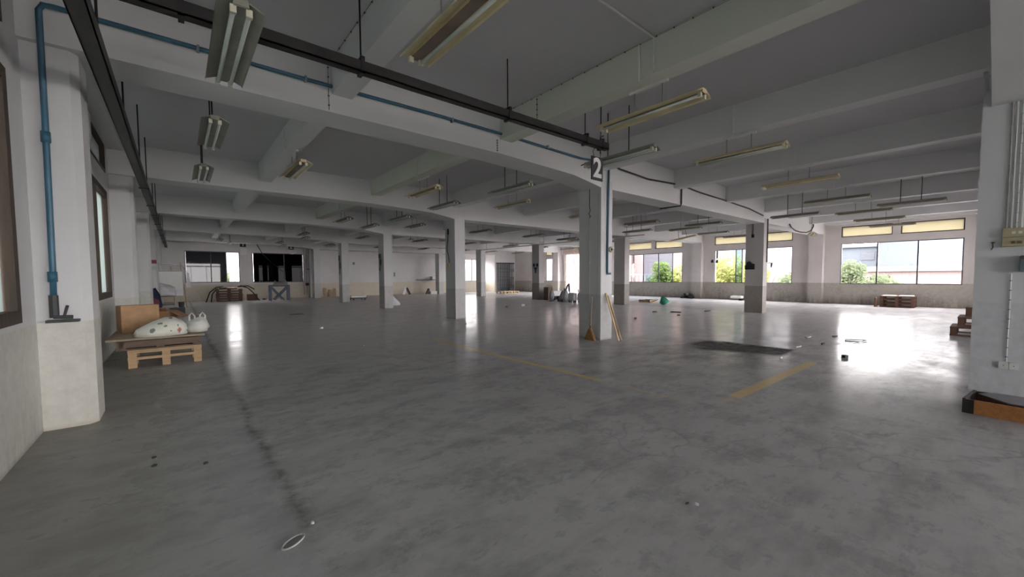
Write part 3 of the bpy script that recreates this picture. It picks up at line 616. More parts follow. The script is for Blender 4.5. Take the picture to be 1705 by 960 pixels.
obj('clips', b, 'grey', t)['kind'] = 'stuff'
t = thing('wall_hook', 'small dark hook hanging left of the switch boxes', 'hook', (7.67, .05, 1.87)); b = B(); b.box(-.012, .0, -.014, .014, 0, .015).tube([(-.01, 0, 0), (-.012, -.004, -.05), (-.01, .01, -.08)], .005, 5); obj('hook', b, 'darkgrey', t)
t = thing('white_pipe', 'white pipe bending under the beam above the big column', 'pipe', (7.6, .1, 3.72)); b = B(); b.tube([(0, .08, .25), (0, .06, -.02), (.03, -.02, -.04), (.03, -.5, -.02)], .02, 8); obj('pipe', b, 'lightgrey', t)
# middle column details
t = thing('wall_disc', 'round yellowish disc fixed beside the blue pipe on the middle column', 'disc', (7.87, 5.85, 2.12), rot=(PI/2, 0, 0)); b = B(); b.lathe([(.02, .0), (.065, .0), (.07, .02), (.05, .035), (.02, .04)], 16); obj('rim', b, 'switch', t, smooth=True); b = B(); b.lathe([(.005, .04), (.03, .045), (.02, .06), (.005, .06)], 10); obj('hub', b, 'darkgrey', t)  # plain round disc with a dark hub
t = thing('pull_cord', 'black pull cord hanging on the left face of the middle column', 'cord', (7.50, 6.17, 3.0)); b = B(); b.tube([(0, 0, .65), (0, 0, .12), (0, -.02, .02), (0, .03, -.04), (0, -.03, -.1), (0, .0, -.14)], .008, 6); obj('cord', b, 'rod', t); b = B(); b.lathe([(.02, 0), (.05, .02), (.06, .1), (.03, .14)], 10, (0, 0, .6)); obj('ceiling_rose', b, 'greyen', t)
t = thing('column_conduit', 'thin conduit running full height down the left face of the middle column', 'conduit', (7.515, 6.15, 0)); b = B(); b.tube([(0, .03, .3), (0, .03, 3.0)], .007, 5).tube([(0, -.22, .1), (0, -.22, 3.4)], .004, 5); obj('conduit', b, 'conduit', t)
t = thing('hanging_plug', 'yellow plug hanging on a cord on the second column', 'plug', (7.49, 12.58, 1.9)); b = B(); b.tube([(0, 0, 1.3), (0, .02, .9), (0, .1, .6), (0, -.02, .3), (0, -.06, .1)], .014, 6); obj('cord', b, 'rod', t); b = B(); b.box(-.05, 0, -.09, -.02, -.04, .07); obj('plug', b, 'yellow', t); b = B(); b.box(-.03, 0, -.04, .02, 1.1, 1.3); obj('hook', b, 'rod', t)
for (y, z, lab, h) in ((18.85, 2.1, 'dark tools hanging on the third column', .5), (25.1, 2.0, 'dark bundle hanging on the fourth column', .8), (12.6, 2.9, None, .1)):
    if lab is None: continue
    t = thing('hanging_tools', lab, 'tools', (7.48, y, z)); b = B(); b.box(-.03, .02, -.06, .05, 0, h*.5).tube([(0, .1, h), (0, .02, h*.4), (0, .08, -.3)], .02, 6).box(-.03, .02, .03, .13, h*.6, h); obj('bundle', b, 'rod', t)
t = thing('black_pouch', 'black pouch hung on the dark column before the middle window', 'pouch', (17.60, 6.32, 1.72)); b = B(); b.prism([(-.17, 0), (.17, 0), (.17, .16), (.10, .20), (.10, .30), (-.0, .30), (-.06, .24), (-.17, .22)], 'x', -.07, 0); obj('pouch', b, 'black', t); b = B(); b.tube([(-.02, .08, .24), (-.02, .05, .34), (-.02, -.02, .30)], .008, 5); obj('strap', b, 'redwood', t)
t = thing('pull_cord', 'pull cord with black end on the dark column', 'cord', (17.60, 6.24, 3.04)); b = B(); b.tube([(0, 0, 0), (0, 0, .55)], .012, 5).tube([(0, 0, -.06), (0, 0, .06)], .04, 6); obj('cord', b, 'rod', t)
t = thing('iron_bracket', 'small iron bracket sticking out of the dark column', 'bracket', (18.04, 5.84, 1.9)); b = B(); b.tube([(0, 0, .08), (.38, -.05, .08)], .014, 6).prism([(.25, .0), (.40, .08), (.28, .08), (.27, -.1)], 'y', -.06, -.02); obj('bracket', b, 'rod', t)
t = thing('down_pipe', 'black pipe down the right side of the dark column', 'pipe', (17.95, 5.84, 2.0)); b = B(); b.tube([(0, 0, 0), (0, 0, 1.7)], .022, 6); obj('pipe', b, 'rod', t)
t = thing('column_stencil', 'dark stencilled mark on the column left of the number column', 'marking', (17.61, 18.85, 1.75))
b = B(); b.box(-.006, 0, -.26, -.05, .36, .56).box(-.006, 0, .05, .26, .36, .56).prism([(-.2, .32), (.2, .32), (.08, .15), (.06, -.05), (-.06, -.05), (-.08, .15)], 'x', -.006, 0); obj('mark', b, 'navy', t)
t = thing('dark_bracket', 'dark bracket around the top of the second stained column', 'bracket', (17.6, 12.9, 3.5)); b = B(); b.box(-.03, .6, -.42, -.36, 0, .05).box(-.03, .02, -.42, .3, 0, .05); obj('bracket', b, 'rod', t)
for (x, y, z, w, h, mt, lab) in ((25.93, 11.62, 2.30, .16, .2, 'navy', 'left of two dark blobs on the wall pilaster'), (25.93, 11.34, 2.28, .14, .2, 'navy', 'right of two dark blobs on the wall pilaster')):
    t = thing('wall_fitting', lab, 'fitting', (x+.33, y, z)); b = B(); b.prism([(-w/2, 0), (w/2, 0), (w/2, h*.6), (0, h), (-w/2, h*.8)], 'x', -.06, 0); obj('body', b, mt, t)
t = thing('alarm_box', 'dark red alarm box on the far left pilaster', 'alarm box', (-.82, 24.93, 2.18)); b = B(); b.box(-.1, .1, -.04, .0, 0, .17); obj('case', b, 'red', t, bevel=.01)
t = thing('small_sign', 'small pale green sign under the red alarm box', 'sign', (-.84, 24.95, 1.9)); b = B(); b.box(-.12, .12, -.02, 0, 0, .16); obj('plate', b, 'lightgrey', t)
for (x, z, w, h, lab) in ((10.9, 2.5, .16, .2, 'small dark paper on the white far wall'), (13.6, 2.05, .35, .12, 'faint grey sticker on the far wall'), (14.3, 1.55, .14, .35, 'small grey notice strip low on the far wall')):
    t = thing('wall_paper', lab, 'paper', (x, YF-.01, z)); b = B(); b.box(-w/2, w/2, -.005, .0, 0, h); obj('sheet', b, 'grey', t)

# ------------------------------------------------------------------ pallets
def pallet(name, label, loc, rz, L, W, H, mt, group=None, boards=6, mid=False, cat='pallet'):
    t = thing(name, label, cat, loc, rz, group)
    bh = H*.82
    for i in (-1, 0, 1):
        for k in (-1, 0, 1):
            b = B(); b.box(i*(L/2-.06)-.055, i*(L/2-.06)+.055, k*(W/2-.06)-.055, k*(W/2-.06)+.055, 0, bh); obj('block', b, mt, t)
    for k in (-1, 1):
        zz = [H*.45] if mid else [0.0]
        for z in zz: b = B(); b.box(-L/2, L/2, k*(W/2-.06)-.062, k*(W/2-.06)+.062, z, z+.026 if not mid else z+.045); obj('bottom_board', b, mt, t)
    for k in (-1, 0, 1):
        b = B(); b.box(-L/2, L/2, k*(W/2-.06)-.06, k*(W/2-.06)+.06, bh, bh+H*.09); obj('stringer', b, mt, t)
    dw = W/boards
    for k in range(boards):
        y = -W/2 + dw*(k+.5); b = B(); b.box(-L/2, L/2, y-dw*.42, y+dw*.42, bh+H*.09, H); obj('deck_board', b, mt, t)
    return t
pallet('pallet', 'pale wooden pallet at the bottom of the stack by the left wall', (-.21, 9.70, 0), .02, .98, 1.05, .30, 'pine', mid=True)
pallet('pallet', 'old brown pallet on top of the pale pallet by the left wall', (-.26, 9.68, .302), -.02, 1.10, 1.0, .165, 'oldwood')
t = thing('plywood_sheet', 'dusty plywood sheet lying across the left pallets', 'board', (-.30, 9.98, .470), .12); b = B(); b.box(-.64, .64, -.83, .83, 0, .028); obj('sheet', b, 'ply', t); t.rotation_euler = (0, 0, .0)
b = B(); b.prism([(-.62, -.86), (.66, -.80), (.62, .90), (-.60, .80)], 'z', 0, .03); 
t = thing('plank', 'brown plank under the plywood sheet edge by the left pallets', 'plank', (-.27, 9.10, .468)); b.bm.free(); b = B(); b.box(-.45, .52, -.07, .07, -.10, -.0); obj('plank', b, 'oldwood', t); t.location.y = 9.08
t = thing('cardboard_box', 'tall cardboard box standing on the plywood by the left wall', 'box', (-.60, 10.32, .50), .30)
b = B(); b.box(-.27, .27, -.16, .16, 0, .50); obj('carton', b, 'card', t, bevel=.006)
t = thing('cardboard_box', 'open brown cardboard box with crushed flaps behind the white sack', 'box', (-.30, 10.85, .50), -.3)
b = B(); b.box(-.22, .22, -.2, -.19, 0, .34).box(-.22, .22, .19, .2, 0, .34).box(-.22, -.21, -.19, .19, 0, .34).box(.21, .22, -.19, .19, 0, .34).box(-.21, .21, -.19, .19, 0, .02); obj('carton', b, 'card2', t)
b = B(); b.prism([(-.2, .34), (-.2, .345), (-.34, .42), (-.35, .41)], 'x', -.2, .2); obj('flap', b, 'card2', t); b = B(); b.prism([(.21, .33), (.22, .34), (.42, .22), (.41, .21)], 'y', -.18, .18); obj('flap', b, 'card2', t)

def blob(name, mat, parent, pts, rad, squash=1.0, seed=1, res=24, amp=.03):
    """one closed lumpy surface over an elongated profile: pts along x with (x, half width, top height)"""
    bm = bmesh.new(); rg = random.Random(seed); rows_ = []; nS = 14
    for (x, hw, ht) in pts:
        rows_.append([bm.verts.new((x + rg.uniform(-amp, amp)*.4, hw*math.cos(PI*k/(nS-1))*(1+rg.uniform(-amp, amp)*2), max(0, ht*max(0.0, math.sin(PI*k/(nS-1)))**.7*(1+rg.uniform(-amp, amp)*2.5)))) for k in range(nS)])
    for A, Bq in zip(rows_, rows_[1:]):
        for k in range(nS-1): bm.faces.new((A[k], A[k+1], Bq[k+1], Bq[k]))
        bm.faces.new((A[nS-1], A[0], Bq[0], Bq[nS-1]))
    bm.faces.new(rows_[0]); bm.faces.new(list(reversed(rows_[-1])))
    bmesh.ops.recalc_face_normals(bm, faces=bm.faces[:]); me = bpy.data.meshes.new(name); bm.to_mesh(me); bm.free()
    for p in me.polygons: p.use_smooth = True
    o = link(name, me, mat, parent); return o
t = thing('plastic_sack', 'white printed plastic sack lying on the plywood by the left wall', 'sack', (-.25, 9.40, .50), .18)
blob('sack', 'sack', t, [(-.36, .02, .06), (-.34, .10, .12), (-.24, .17, .17), (-.10, .21, .24), (.06, .22, .30), (.18, .21, .29), (.28, .17, .24), (.34, .08, .16), (.36, .02, .05)], 0, seed=3, amp=.035)
t = thing('carrier_bag', 'thin white carrier bag with knotted handles beside the printed sack', 'bag', (.25, 9.62, .50), .1)
blob('bag', 'bag', t, [(-.17, .03, .08), (-.14, .12, .20), (-.04, .15, .24), (.06, .15, .25), (.13, .12, .24), (.17, .03, .10)], 0, seed=5, amp=.06)
for s in (-1, 1): b = B(); b.tube([(s*.08-.03, 0, .2), (s*.08-.03, .01, .30), (s*.08+.01, .01, .35), (s*.08+.05, 0, .29), (s*.08+.04, 0, .2)], [.02, .014, .012, .014, .02], 6); obj('handle', b, 'bag', t, smooth=True)

# things at the far left
t = thing('easel', 'wooden easel carrying a large white board before the far window', 'easel', (-.25, 26.5, 0))
for x, top in ((-.52, 2.25), (.42, 2.3)): b = B(); b.beam((x*1.1+.1*(x > 0), -.02, 0), (x*.9, .1, top), .09, .04); obj('leg', b, 'tan', t)
b = B(); b.beam((.1, .6, 0), (0, .15, 2.1), .05, .03); obj('leg', b, 'pine', t); b = B(); b.box(-.4, .38, .05, .08, 2.18, 2.22); obj('crossbar', b, 'alu_grey', t)
t = thing('whiteboard', 'white board resting on the easel at the far left', 'whiteboard', (-.27, 26.42, .62)); b = B(); b.box(-.5, .46, -.01, .01, 0, 1.22); o = obj('panel', b, 'foam', t); t.rotation_euler = (-.06, 0, 0); b = B(); b.box(-.52, -.5, -.015, .012, 0, 1.22).box(.46, .48, -.015, .012, 0, 1.22).box(-.52, .48, -.015, .012, 1.22, 1.245).box(-.52, .48, -.015, .012, -.02, 0); obj('rim', b, 'alu_grey', t)
t = thing('hanging_paper', 'white paper sheet hanging right of the easel', 'paper', (.40, 26.40, 1.02)); b = B(); b.prism([(-.05, .75), (.05, .75), (.12, 0), (-.06, 0)], 'y', -.01, .01); obj('sheet', b, 'paper', t); b = B(); b.tube([(0, 0, .75), (-.25, .16, 1.17)], .008, 5); obj('string', b, 'rod', t)
t = thing('utility_cart', 'loaded metal cart draped with white sheets at the far left', 'cart', (-.42, 25.6, 0))
for x in (-.3, .3):
    for y in (-.25, .25): b = B(); b.tube([(x, y, .1), (x, y, .655)], .02, 6); obj('post', b, 'lightgrey', t); b = B(); b.lathe([(.02, -.03), (.05, -.03), (.05, .03), (.02, .03)], 10); me = b.mesh('wheel'); me.transform(Matrix.Rotation(PI/2, 4, 'X')); link('wheel', me, 'darkgrey', t, (x, y, .05))
b = B(); b.box(-.32, .32, -.27, .27, .2, .23).box(-.32, .32, -.27, .27, .62, .65); obj('shelf', b, 'grey', t)
t2 = thing('draped_sheets', 'crumpled white sheets heaped on the cart at the far left', 'sheets', (-.42, 25.6, .66)); blob('heap', 'paper', t2, [(-.30, .05, .5), (-.24, .26, .6), (-.05, .27, .5), (.12, .26, .44), (.28, .24, .40), (.31, .1, .2)], 0, seed=9, amp=.09)
t2 = thing('dark_bag', 'dark red and black bag slumped beside the loaded cart', 'bag', (-.80, 24.7, 0)); blob('bag', 'navy', t2, [(-.2, .05, .4), (-.14, .2, 1.0), (.0, .22, .98), (.14, .2, .7), (.2, .05, .3)], 0, seed=12, amp=.06); b = B(); b.prism([(-.12, .1), (.1, .1), (.1, .5), (-.08, .6)], 'y', -.24, -.2); obj('pocket', b, 'red', t2)
t2 = thing('waste_bin', 'small dark bin on the floor beside the easel legs', 'bin', (.10, 25.9, 0)); b = B(); b.lathe([(.10, 0), (.13, .32), (.12, .32), (.09, .02)], 14); obj('bin', b, 'darkgrey', t2)
t2 = thing('waste_bin', 'dark crate with white scraps behind the left pallets', 'bin', (-.05, 22.0, 0)); b = B(); b.box(-.25, .25, -.2, .2, 0, .26); obj('crate', b, 'darkgrey', t2); 
# far wall pallets and stand
for k in range(5): pallet('pallet', 'reddish pallet %s in the stack under the open far window' % ['at the bottom', 'second from the bottom', 'in the middle', 'second from the top', 'on top'][k], (2.55, 31.9, .16*k), .03*(k % 3-1), 1.35, 1.1, .155, 'redwood', 'pallet stack under the far window', 4)
t = thing('hose_arch', 'dark curved hoses arching over the far pallet stack', 'hose', (2.6, 31.2, 0))
for p in ([(-1.3, -.1, 0), (-1.1, 0, .6), (-.75, .1, .92), (-.4, .2, .95)], [(-1.05, -.15, 0), (-.98, -.1, .5), (-.7, 0, .85)], [(.5, .1, 1.0), (.9, 0, .85), (1.2, -.1, .5), (1.5, -.15, 0)], [(.35, .0, .95), (.9, -.1, .98), (1.25, -.1, .75)]): b = B(); b.tube(p, .035, 6); obj('hose', b, 'rod', t, smooth=True)
t = thing('carton', 'low reddish brown carton right of the far pallet stack', 'box', (3.78, 31.7, 0)); b = B(); b.box(-.28, .28, -.25, .25, 0, .42); obj('carton', b, 'redwood', t)
t = thing('folded_cloths', 'blue and pink cloths on top of the far pallet stack', 'cloth', (2.5, 31.8, .80)); b = B(); b.box(-.45, -.12, -.3, .3, 0, .09); obj('cloth', b, 'navy', t); b = B(); b.box(-.08, .45, -.3, .3, 0, .08); obj('cloth', b, 'red', t)
t = thing('steel_stand', 'blue grey steel stand with crossed braces at the far black window', 'stand', (5.15, 30.2, 0))
for x in (-.55, .5):
    for y in (-.3, .3): b = B(); b.beam((x, y, 0), (x, y, 1.0), .09, .09); obj('leg', b, 'steelblue', t)
for y in (-.3, .3):
    b = B(); b.beam((-.5, y, .9), (.2, y, .05), .03, .09).beam((-.35, y, .05), (.45, y, .9), .03, .09).box(-.58, .53, y-.03, y+.03, .92, 1.0); obj('brace', b, 'steelblue', t)
b = B(); b.box(-.58, .53, -.33, .33, 1.0, 1.03); obj('top', b, 'steelblue', t)
t2 = thing('scrap_heap', 'pale scraps piled on the blue grey steel stand', 'scraps', (5.2, 30.2, 1.03)); blob('heap', 'greyen', t2, [(-.4, .05, .1), (-.3, .2, .3), (-.15, .2, .14), (.1, .22, .16), (.3, .2, .28), (.42, .05, .1)], 0, seed=4, amp=.12)
t2 = thing('small_block', 'tiny dark lump on the floor left of the steel stand', 'lump', (4.5, 31.9, 0)); b = B(); b.prism([(-.12, 0), (.1, 0), (.08, .09), (-.05, .12)], 'y', -.08, .08); obj('lump', b, 'darkgrey', t2)
t = thing('low_platform', 'low dark trolley with a white sheet behind the fourth column', 'trolley', (9.2, 27.0, 0)); b = B(); b.box(-.55, .4, -.4, .4, .10, .18); obj('deck', b, 'darkgrey', t)
for x in (-.45, .3):
    for y in (-.3, .3): b = B(); b.box(x-.05, x+.05, y-.03, y+.03, 0, .1); obj('wheel', b, 'black', t)
t2 = thing('white_sheet', 'white sheet of foam on the low trolley', 'sheet', (9.1, 27.0, .18)); b = B(); b.box(-.5, .45, -.4, .38, 0, .12); obj('sheet', b, 'foam', t2)
t = thing('white_sack', 'slumped white sack beside the third column', 'sack', (8.86, 20.5, 0)); blob('sack', 'paper', t, [(-.25, .1, .5), (-.2, .22, .58), (0, .24, .42), (.18, .2, .22), (.28, .08, .1)], 0, seed=6, amp=.05)
t = thing('folding_sign', 'small folding floor sign standing at the far wall', 'sign', (15.0, 32.2, 0)); b = B(); b.beam((-.28, -.05, 0), (-.02, 0, .58), .2, .02, (0, 1, 0)); obj('leaf', b, 'foam', t); b = B(); b.beam((.3, -.05, 0), (.03, 0, .58), .2, .03, (0, 1, 0)); obj('leaf', b, 'darkgrey', t)
t = thing('wall_shelf', 'narrow shelf bracketed to the far wall near its right end', 'shelf', (17.2, 32.7, 1.2)); b = B(); b.box(-.9, .95, -.28, .28, 0, .05); obj('shelf_board', b, 'darkgrey', t)
t2 = thing('white_box', 'white box sitting on the far wall shelf', 'box', (17.85, 32.65, 1.25)); b = B(); b.box(-.22, .22, -.2, .2, 0, .28); obj('box', b, 'foam', t2)
t2 = thing('white_crate', 'white crate with dark scraps under the far shelf', 'crate', (17.2, 31.6, 0)); b = B(); b.box(-.3, .3, -.22, .22, 0, .24); obj('crate', b, 'foam', t2); b = B(); b.prism([(-.7, 0), (-.35, 0), (-.35, .45), (-.45, .5)], 'y', -.1, .1); obj('scrap', b, 'darkgrey', t2)
for k, (x, z, h) in enumerate([(9.2, 0, .5), (9.6, 0, .35), (9.9, 0, .45)]):
    t2 = thing('wood_offcut', ['orange board leaning low on the far wall, left piece', 'orange board leaning low on the far wall, middle piece', 'orange board leaning low on the far wall, right piece'][k], 'board', (x-.6, 32.8, z)); b = B(); b.beam((0, -.12, 0), (.05, .12, h+.2), .22, .02, (0, 1, 0)); obj('board', b, 'tan', t2)

# pallet before the folding gate
pallet('pallet', 'pale reddish pallet lying before the folding gate', (22.4, 27.6, 0), .1, 1.8, 1.1, .2, 'pine')
# cleaning corner
t = thing('wooden_crate', 'dark brown upright crate left of the cleaning machine', 'crate', (17.9, 18.0, 0)); b = B(); b.box(-.2, .2, -.2, .2, 0, .82); obj('case', b, 'oldwood', t)
t = thing('round_fan', 'round grey floor fan with caged head near the cleaning machine', 'fan', (17.2, 17.0, .0)); b = B(); b.lathe([(.05, -.1), (.22, -.09), (.32, -.02), (.32, .04), (.22, .1), (.05, .11)], 18); me = b.mesh('head', True); me.transform(Matrix.Rotation(PI/2, 4, 'X') @ Matrix.Rotation(.5, 4, 'Y')); link('head', me, 'grey', t, (0, 0, .34)); b = B(); b.lathe([(.2, 0), (.2, .03), (.05, .05)], 14); obj('foot', b, 'darkgrey', t)
t = thing('hand_cart', 'white sheet metal hand cart behind the round fan', 'cart', (18.6, 18.0, 0)); b = B(); b.box(-.5, .5, -.3, .3, .25, .55); obj('tub', b, 'foam', t); b = B(); b.tube([(-.5, -.25, .5), (-.6, -.25, .9), (-.6, .25, .9), (-.5, .25, .5)], .02, 6); obj('handle', b, 'pine', t)
for x in (-.35, .35): b = B(); b.box(x-.05, x+.05, -.3, .3, 0, .25); obj('wheel', b, 'darkgrey', t)
t = thing('cleaning_machine', 'grey floor cleaning machine with a tall pole', 'machine', (17.3, 16.1, 0)); blob('body', 'grey', t, [(-.34, .06, .25), (-.28, .18, .38), (-.1, .22, .62), (.08, .2, .80), (.24, .18, .55), (.32, .06, .22)], 0, seed=8, amp=.04)
b = B(); b.tube([(-.05, 0, .6), (-.02, .05, 1.3), (.03, .1, 2.75)], .028, 6); obj('pole', b, 'conduit_brown', t); b = B(); b.tube([(.1, 0, .6), (.3, 0, .95), (.42, 0, 1.05), (.45, 0, .6)], .05, 6); obj('hose', b, 'darkgrey', t)
for x in (-.3, .25): b = B(); b.tube([(x*.8, -.22, .1), (x*.8, .22, .1)], .1, 10); obj('wheel', b, 'darkgrey', t)
for k, (x, y, mt) in enumerate([(17.2, 15.35, 'lightgrey'), (17.4, 14.85, 'lightgrey')]):
    t = thing('bucket_trolley', ['pale bucket beside the cleaning machine', 'pale mop bucket nearest the numbered column'][k], 'bucket', (x, y, 0)); b = B(); b.box(-.17, .17, -.2, .2, .12, .55); obj('bucket', b, mt, t, bevel=.03)
    for s in (-1, 1): b = B(); b.box(-.1, .1, s*.15-.04, s*.15+.04, 0, .12); obj('wheel', b, 'darkgrey', t)
    b = B(); b.tube([(0, .2, .5), (-.05, .22, .75)], .03, 6); obj('handle', b, 'darkgrey', t)
# broom and sticks on the middle column
t = thing('broom', 'orange bristle broom leaning on the left face of the middle column', 'broom', (7.40, 6.05, 0)); b = B(); b.tube([(0, 0, .22), (.055, .0, 1.0)], .012, 8); obj('handle', b, 'tan', t)
b = B(); b.prism([(-.16, 0), (.15, 0), (.10, .12), (.035, .27), (-.03, .28), (-.10, .14)], 'x', -.05, .03); o = obj('bristles', b, 'bristle', t, bevel=.012); b = B(); b.tube([(0, 0, .24), (.01, 0, .33)], .022, 8); obj('collar', b, 'redwood', t)
t = thing('wooden_stick', 'left of two pale wooden strips leaning on the middle column', 'stick', (7.74, 5.50, 0)); b = B(); b.beam((0, 0, .01), (-.05, .335, 1.10), .055, .014); obj('strip', b, 'pine', t)
t = thing('wooden_stick', 'right of two pale wooden strips leaning on the middle column', 'stick', (7.84, 5.50, 0)); b = B(); b.beam((0, 0, .01), (-.075, .335, 1.04), .03, .03); obj('strip', b, 'pine', t)
# items by the window wall
t = thing('green_basket', 'green plastic basket lying tilted on the pale floor', 'basket', (19.2, 11.05, .02), .3, rot=(.5, .45, .3)); b = B(); b.lathe([(.13, .02), (.25, .34), (.23, .34), (.12, .05)], 14); obj('basket', b, 'green', t, smooth=True)
t = thing('floor_tray', 'dark edged low tray with debris left of the green basket', 'tray', (20.6, 12.7, 0)); b = B(); b.box(-.35, .35, -.35, .35, 0, .04).box(-.35, .35, -.35, -.31, .04, .14).box(-.35, .35, .31, .35, .04, .14).box(-.35, -.31, -.31, .31, .04, .14).box(.31, .35, -.31, .31, .04, .14); obj('tray', b, 'tan', t)
t = thing('black_strap', 'short black strap between the tray and green basket', 'strap', (19.9, 11.9, 0)); b = B(); b.beam((-.15, .2, .02), (.1, -.2, .2), .08, .03); obj('strap', b, 'rod', t)
t = thing('black_bags', 'black bags slumped at the wall below the tall pilaster', 'bag', (25.75, 12.95, 0)); blob('bag', 'black', t, [(-.2, .1, .2), (-.15, .35, .3), (.0, .38, .33), (.15, .3, .28), (.2, .1, .2)], 0, seed=2, amp=.1)
t = thing('foam_block', 'white foam block on a dark foot by the dark column', 'foam', (25.7, 9.9, 0)); b = B(); b.box(-.2, .2, -.3, .3, .12, .26); obj('block', b, 'foam', t, bevel=.02); b = B(); b.box(-.15, .15, -.3, -.15, 0, .12); obj('foot', b, 'rod', t)
for k in range(3): pallet('pallet', '%s red brown pallet in the stack under the right window' % ['bottom', 'middle', 'top'][k], (25.55, 2.88, .17*k), PI/2, 1.15, 1.0, .165, 'redwood', 'pallet stack under the right window', 5)
t = thing('white_boards', 'thin white boards lying on top of the right window pallet stack', 'board', (25.5, 2.88, .505)); b = B(); b.box(-.35, .35, -.5, -.05, 0, .025); obj('board', b, 'foam', t); b = B(); b.box(-.3, .3, .08, .52, 0, .02); obj('board', b, 'foam', t)
t = thing('side_boards', 'light boards leaning against the pallet stack end under the right window', 'board', (25.0, 3.58, 0)); b = B(); b.box(-.2, .2, -.03, .03, .0, .42); obj('board', b, 'redwood', t)
for k, (y, z) in enumerate([(.10, 0), (-.02, .24), (-.14, .48)]): pallet('pallet', '%s dark pallet of the pile half hidden by the big column' % ['bottom', 'middle', 'top'][k], (15.0, y-.0, z), PI/2, 1.2, 1.0, .22, 'redwood', 'dark pallets behind the big column', 5)
# drawer like box
t = thing('wooden_box', 'orange wooden drawer box with black end at the foot of the big column', 'drawer', (6.74, -.22, 0), -.12)
b = B(); b.box(-.27, -.25, -.55, .36, 0, .15); obj('front_panel', b, 'orangewood', t); b = B(); b.box(.25, .27, -.55, .36, 0, .15); obj('back_panel', b, 'redwood', t)
b = B(); b.box(-.275, .27, .36, .385, 0, .158); obj('end_panel', b, 'black', t); b = B(); b.box(-.275, -.272, .30, .36, 0, .15); obj('end_panel', b, 'black', t); b = B(); b.box(-.25, .25, -.55, .36, 0, .015); obj('bottom_panel', b, 'redwood', t)
t2 = thing('steel_plate', 'grey sheet laid over the wooden drawer box', 'sheet', (6.77, -.34, .152), -.1); b = B(); b.prism([(-.24, -.42), (.26, -.42), (.22, .34), (.06, .44), (-.22, .2)], 'z', 0, .008); obj('sheet', b, 'grey', t2)
# litter on the floor
def litter(x, y, w, l, h, mt, lab, rz=0, cat='litter'):
    t = thing('litter', lab, cat, (x, y, 0), rz); b = B(); rg = random.Random(int(x*100)+int(y*10))
    n = 7; pl = [(w/2*math.cos(2*PI*k/n)*rg.uniform(.6, 1.15), l/2*math.sin(2*PI*k/n)*rg.uniform(.6, 1.15)) for k in range(n)]; b.prism(pl, 'z', 0, h); obj('scrap', b, mt, t)
for a in [(3.18, 12.59, .12, .12, .05, 'paper', 'white crumpled paper on the left floor before the far windows'), (3.71, 18.22, .6, .25, .02, 'darkgrey', 'flat dark scrap in the middle of the left aisle'), (-.21, 4.46, .035, .06, .008, 'darkgrey', 'upper of two dark chips near the left pilaster'), (-.2, 4.26, .035, .06, .008, 'darkgrey', 'lower of two dark chips near the left pilaster'),
          (.12, 4.04, .03, .04, .012, 'darkgrey', 'small dark leaf on the foreground floor left'), (2.56, 1.2, .022, .03, .012, 'foam', 'white pebble on the foreground floor'), (2.53, 1.25, .03, .02, .006, 'darkgrey', 'dark flake beside the white pebble'), (9.23, 1.71, .10, .10, .05, 'darkgrey', 'dark lump on the bright floor right of the yellow line'),
          (8.32, 2.44, .10, .05, .03, 'paper', 'white scrap at the tip of the black floor patch'), (9.92, 2.59, .30, .05, .02, 'conduit_brown', 'thin grey stick beyond the black floor patch'), (10.64, 2.35, .14, .08, .03, 'darkgrey', 'dark chip beyond the black floor patch'), (17.0, 7.68, .55, .16, .03, 'rod', 'long dark scrap before the dark column'),
          (15.12, 8.99, .3, .12, .03, 'darkgrey', 'dark scrap left of the dark column'), (14.39, 7.57, .16, .12, .04, 'darkgrey', 'small dark lump before the long dark scrap'), (13.41, 15.33, .22, .22, .10, 'lightgrey', 'grey and white litter between the far columns'), (12.36, 15.24, .2, .2, .06, 'darkgrey', 'dark chip between the far columns'),
          (3.09, 8.84, .05, .05, .01, 'paper', 'white speck on the floor in front of the second column'), (6.8, 10.47, .07, .07, .06, 'lightgrey', 'small pale cup lid near the second column'), (12.13, 7.94, .12, .10, .06, 'darkgrey', 'dark pebble right of the wooden strips'), (12.2, 2.46, .3, .12, .02, 'darkgrey', 'curled dark strip on the bright floor'), (11.61, 2.86, .3, .12, .02, 'conduit_brown', 'flat brown strip on the bright floor'),
          (.58, 2.62, .02, .03, .01, 'foam', 'white bean shaped chip by the floor hole')]: litter(*a)
t = thing('wire_ring', 'bent wire loop lying on the floor between the window reflections', 'wire', (15.48, 8.27, .02)); b = B(); b.tube([(.15*math.cos(a*PI/6), .22*math.sin(a*PI/6), 0) for a in range(13)], .012, 5); obj('ring', b, 'rod', t)
t = thing('wire_triangle', 'bent strap forming a flat loop on the bright floor', 'wire', (11.62, 2.02, .015)); b = B(); b.tube([(-.2, -.12, 0), (.25, -.2, .01), (.1, .15, 0), (-.2, .1, 0), (-.2, -.12, 0)], .010, 5); obj('strap', b, 'rod', t)
t = thing('floor_socket', 'oval metal floor socket rim set in the foreground joint', 'floor socket', (.45, 2.50, 0), .6)
b = B(); pts = [(.07*math.cos(2*PI*k/16), .035*math.sin(2*PI*k/16), .004) for k in range(17)]; b.tube(pts, .006, 6); obj('rim', b, 'conduit', t, smooth=True); b = B(); b.prism([(.06*math.cos(2*PI*k/16), .028*math.sin(2*PI*k/16)) for k in range(16)], 'z', 0, .003); obj('plug', b, 'concrete', t)

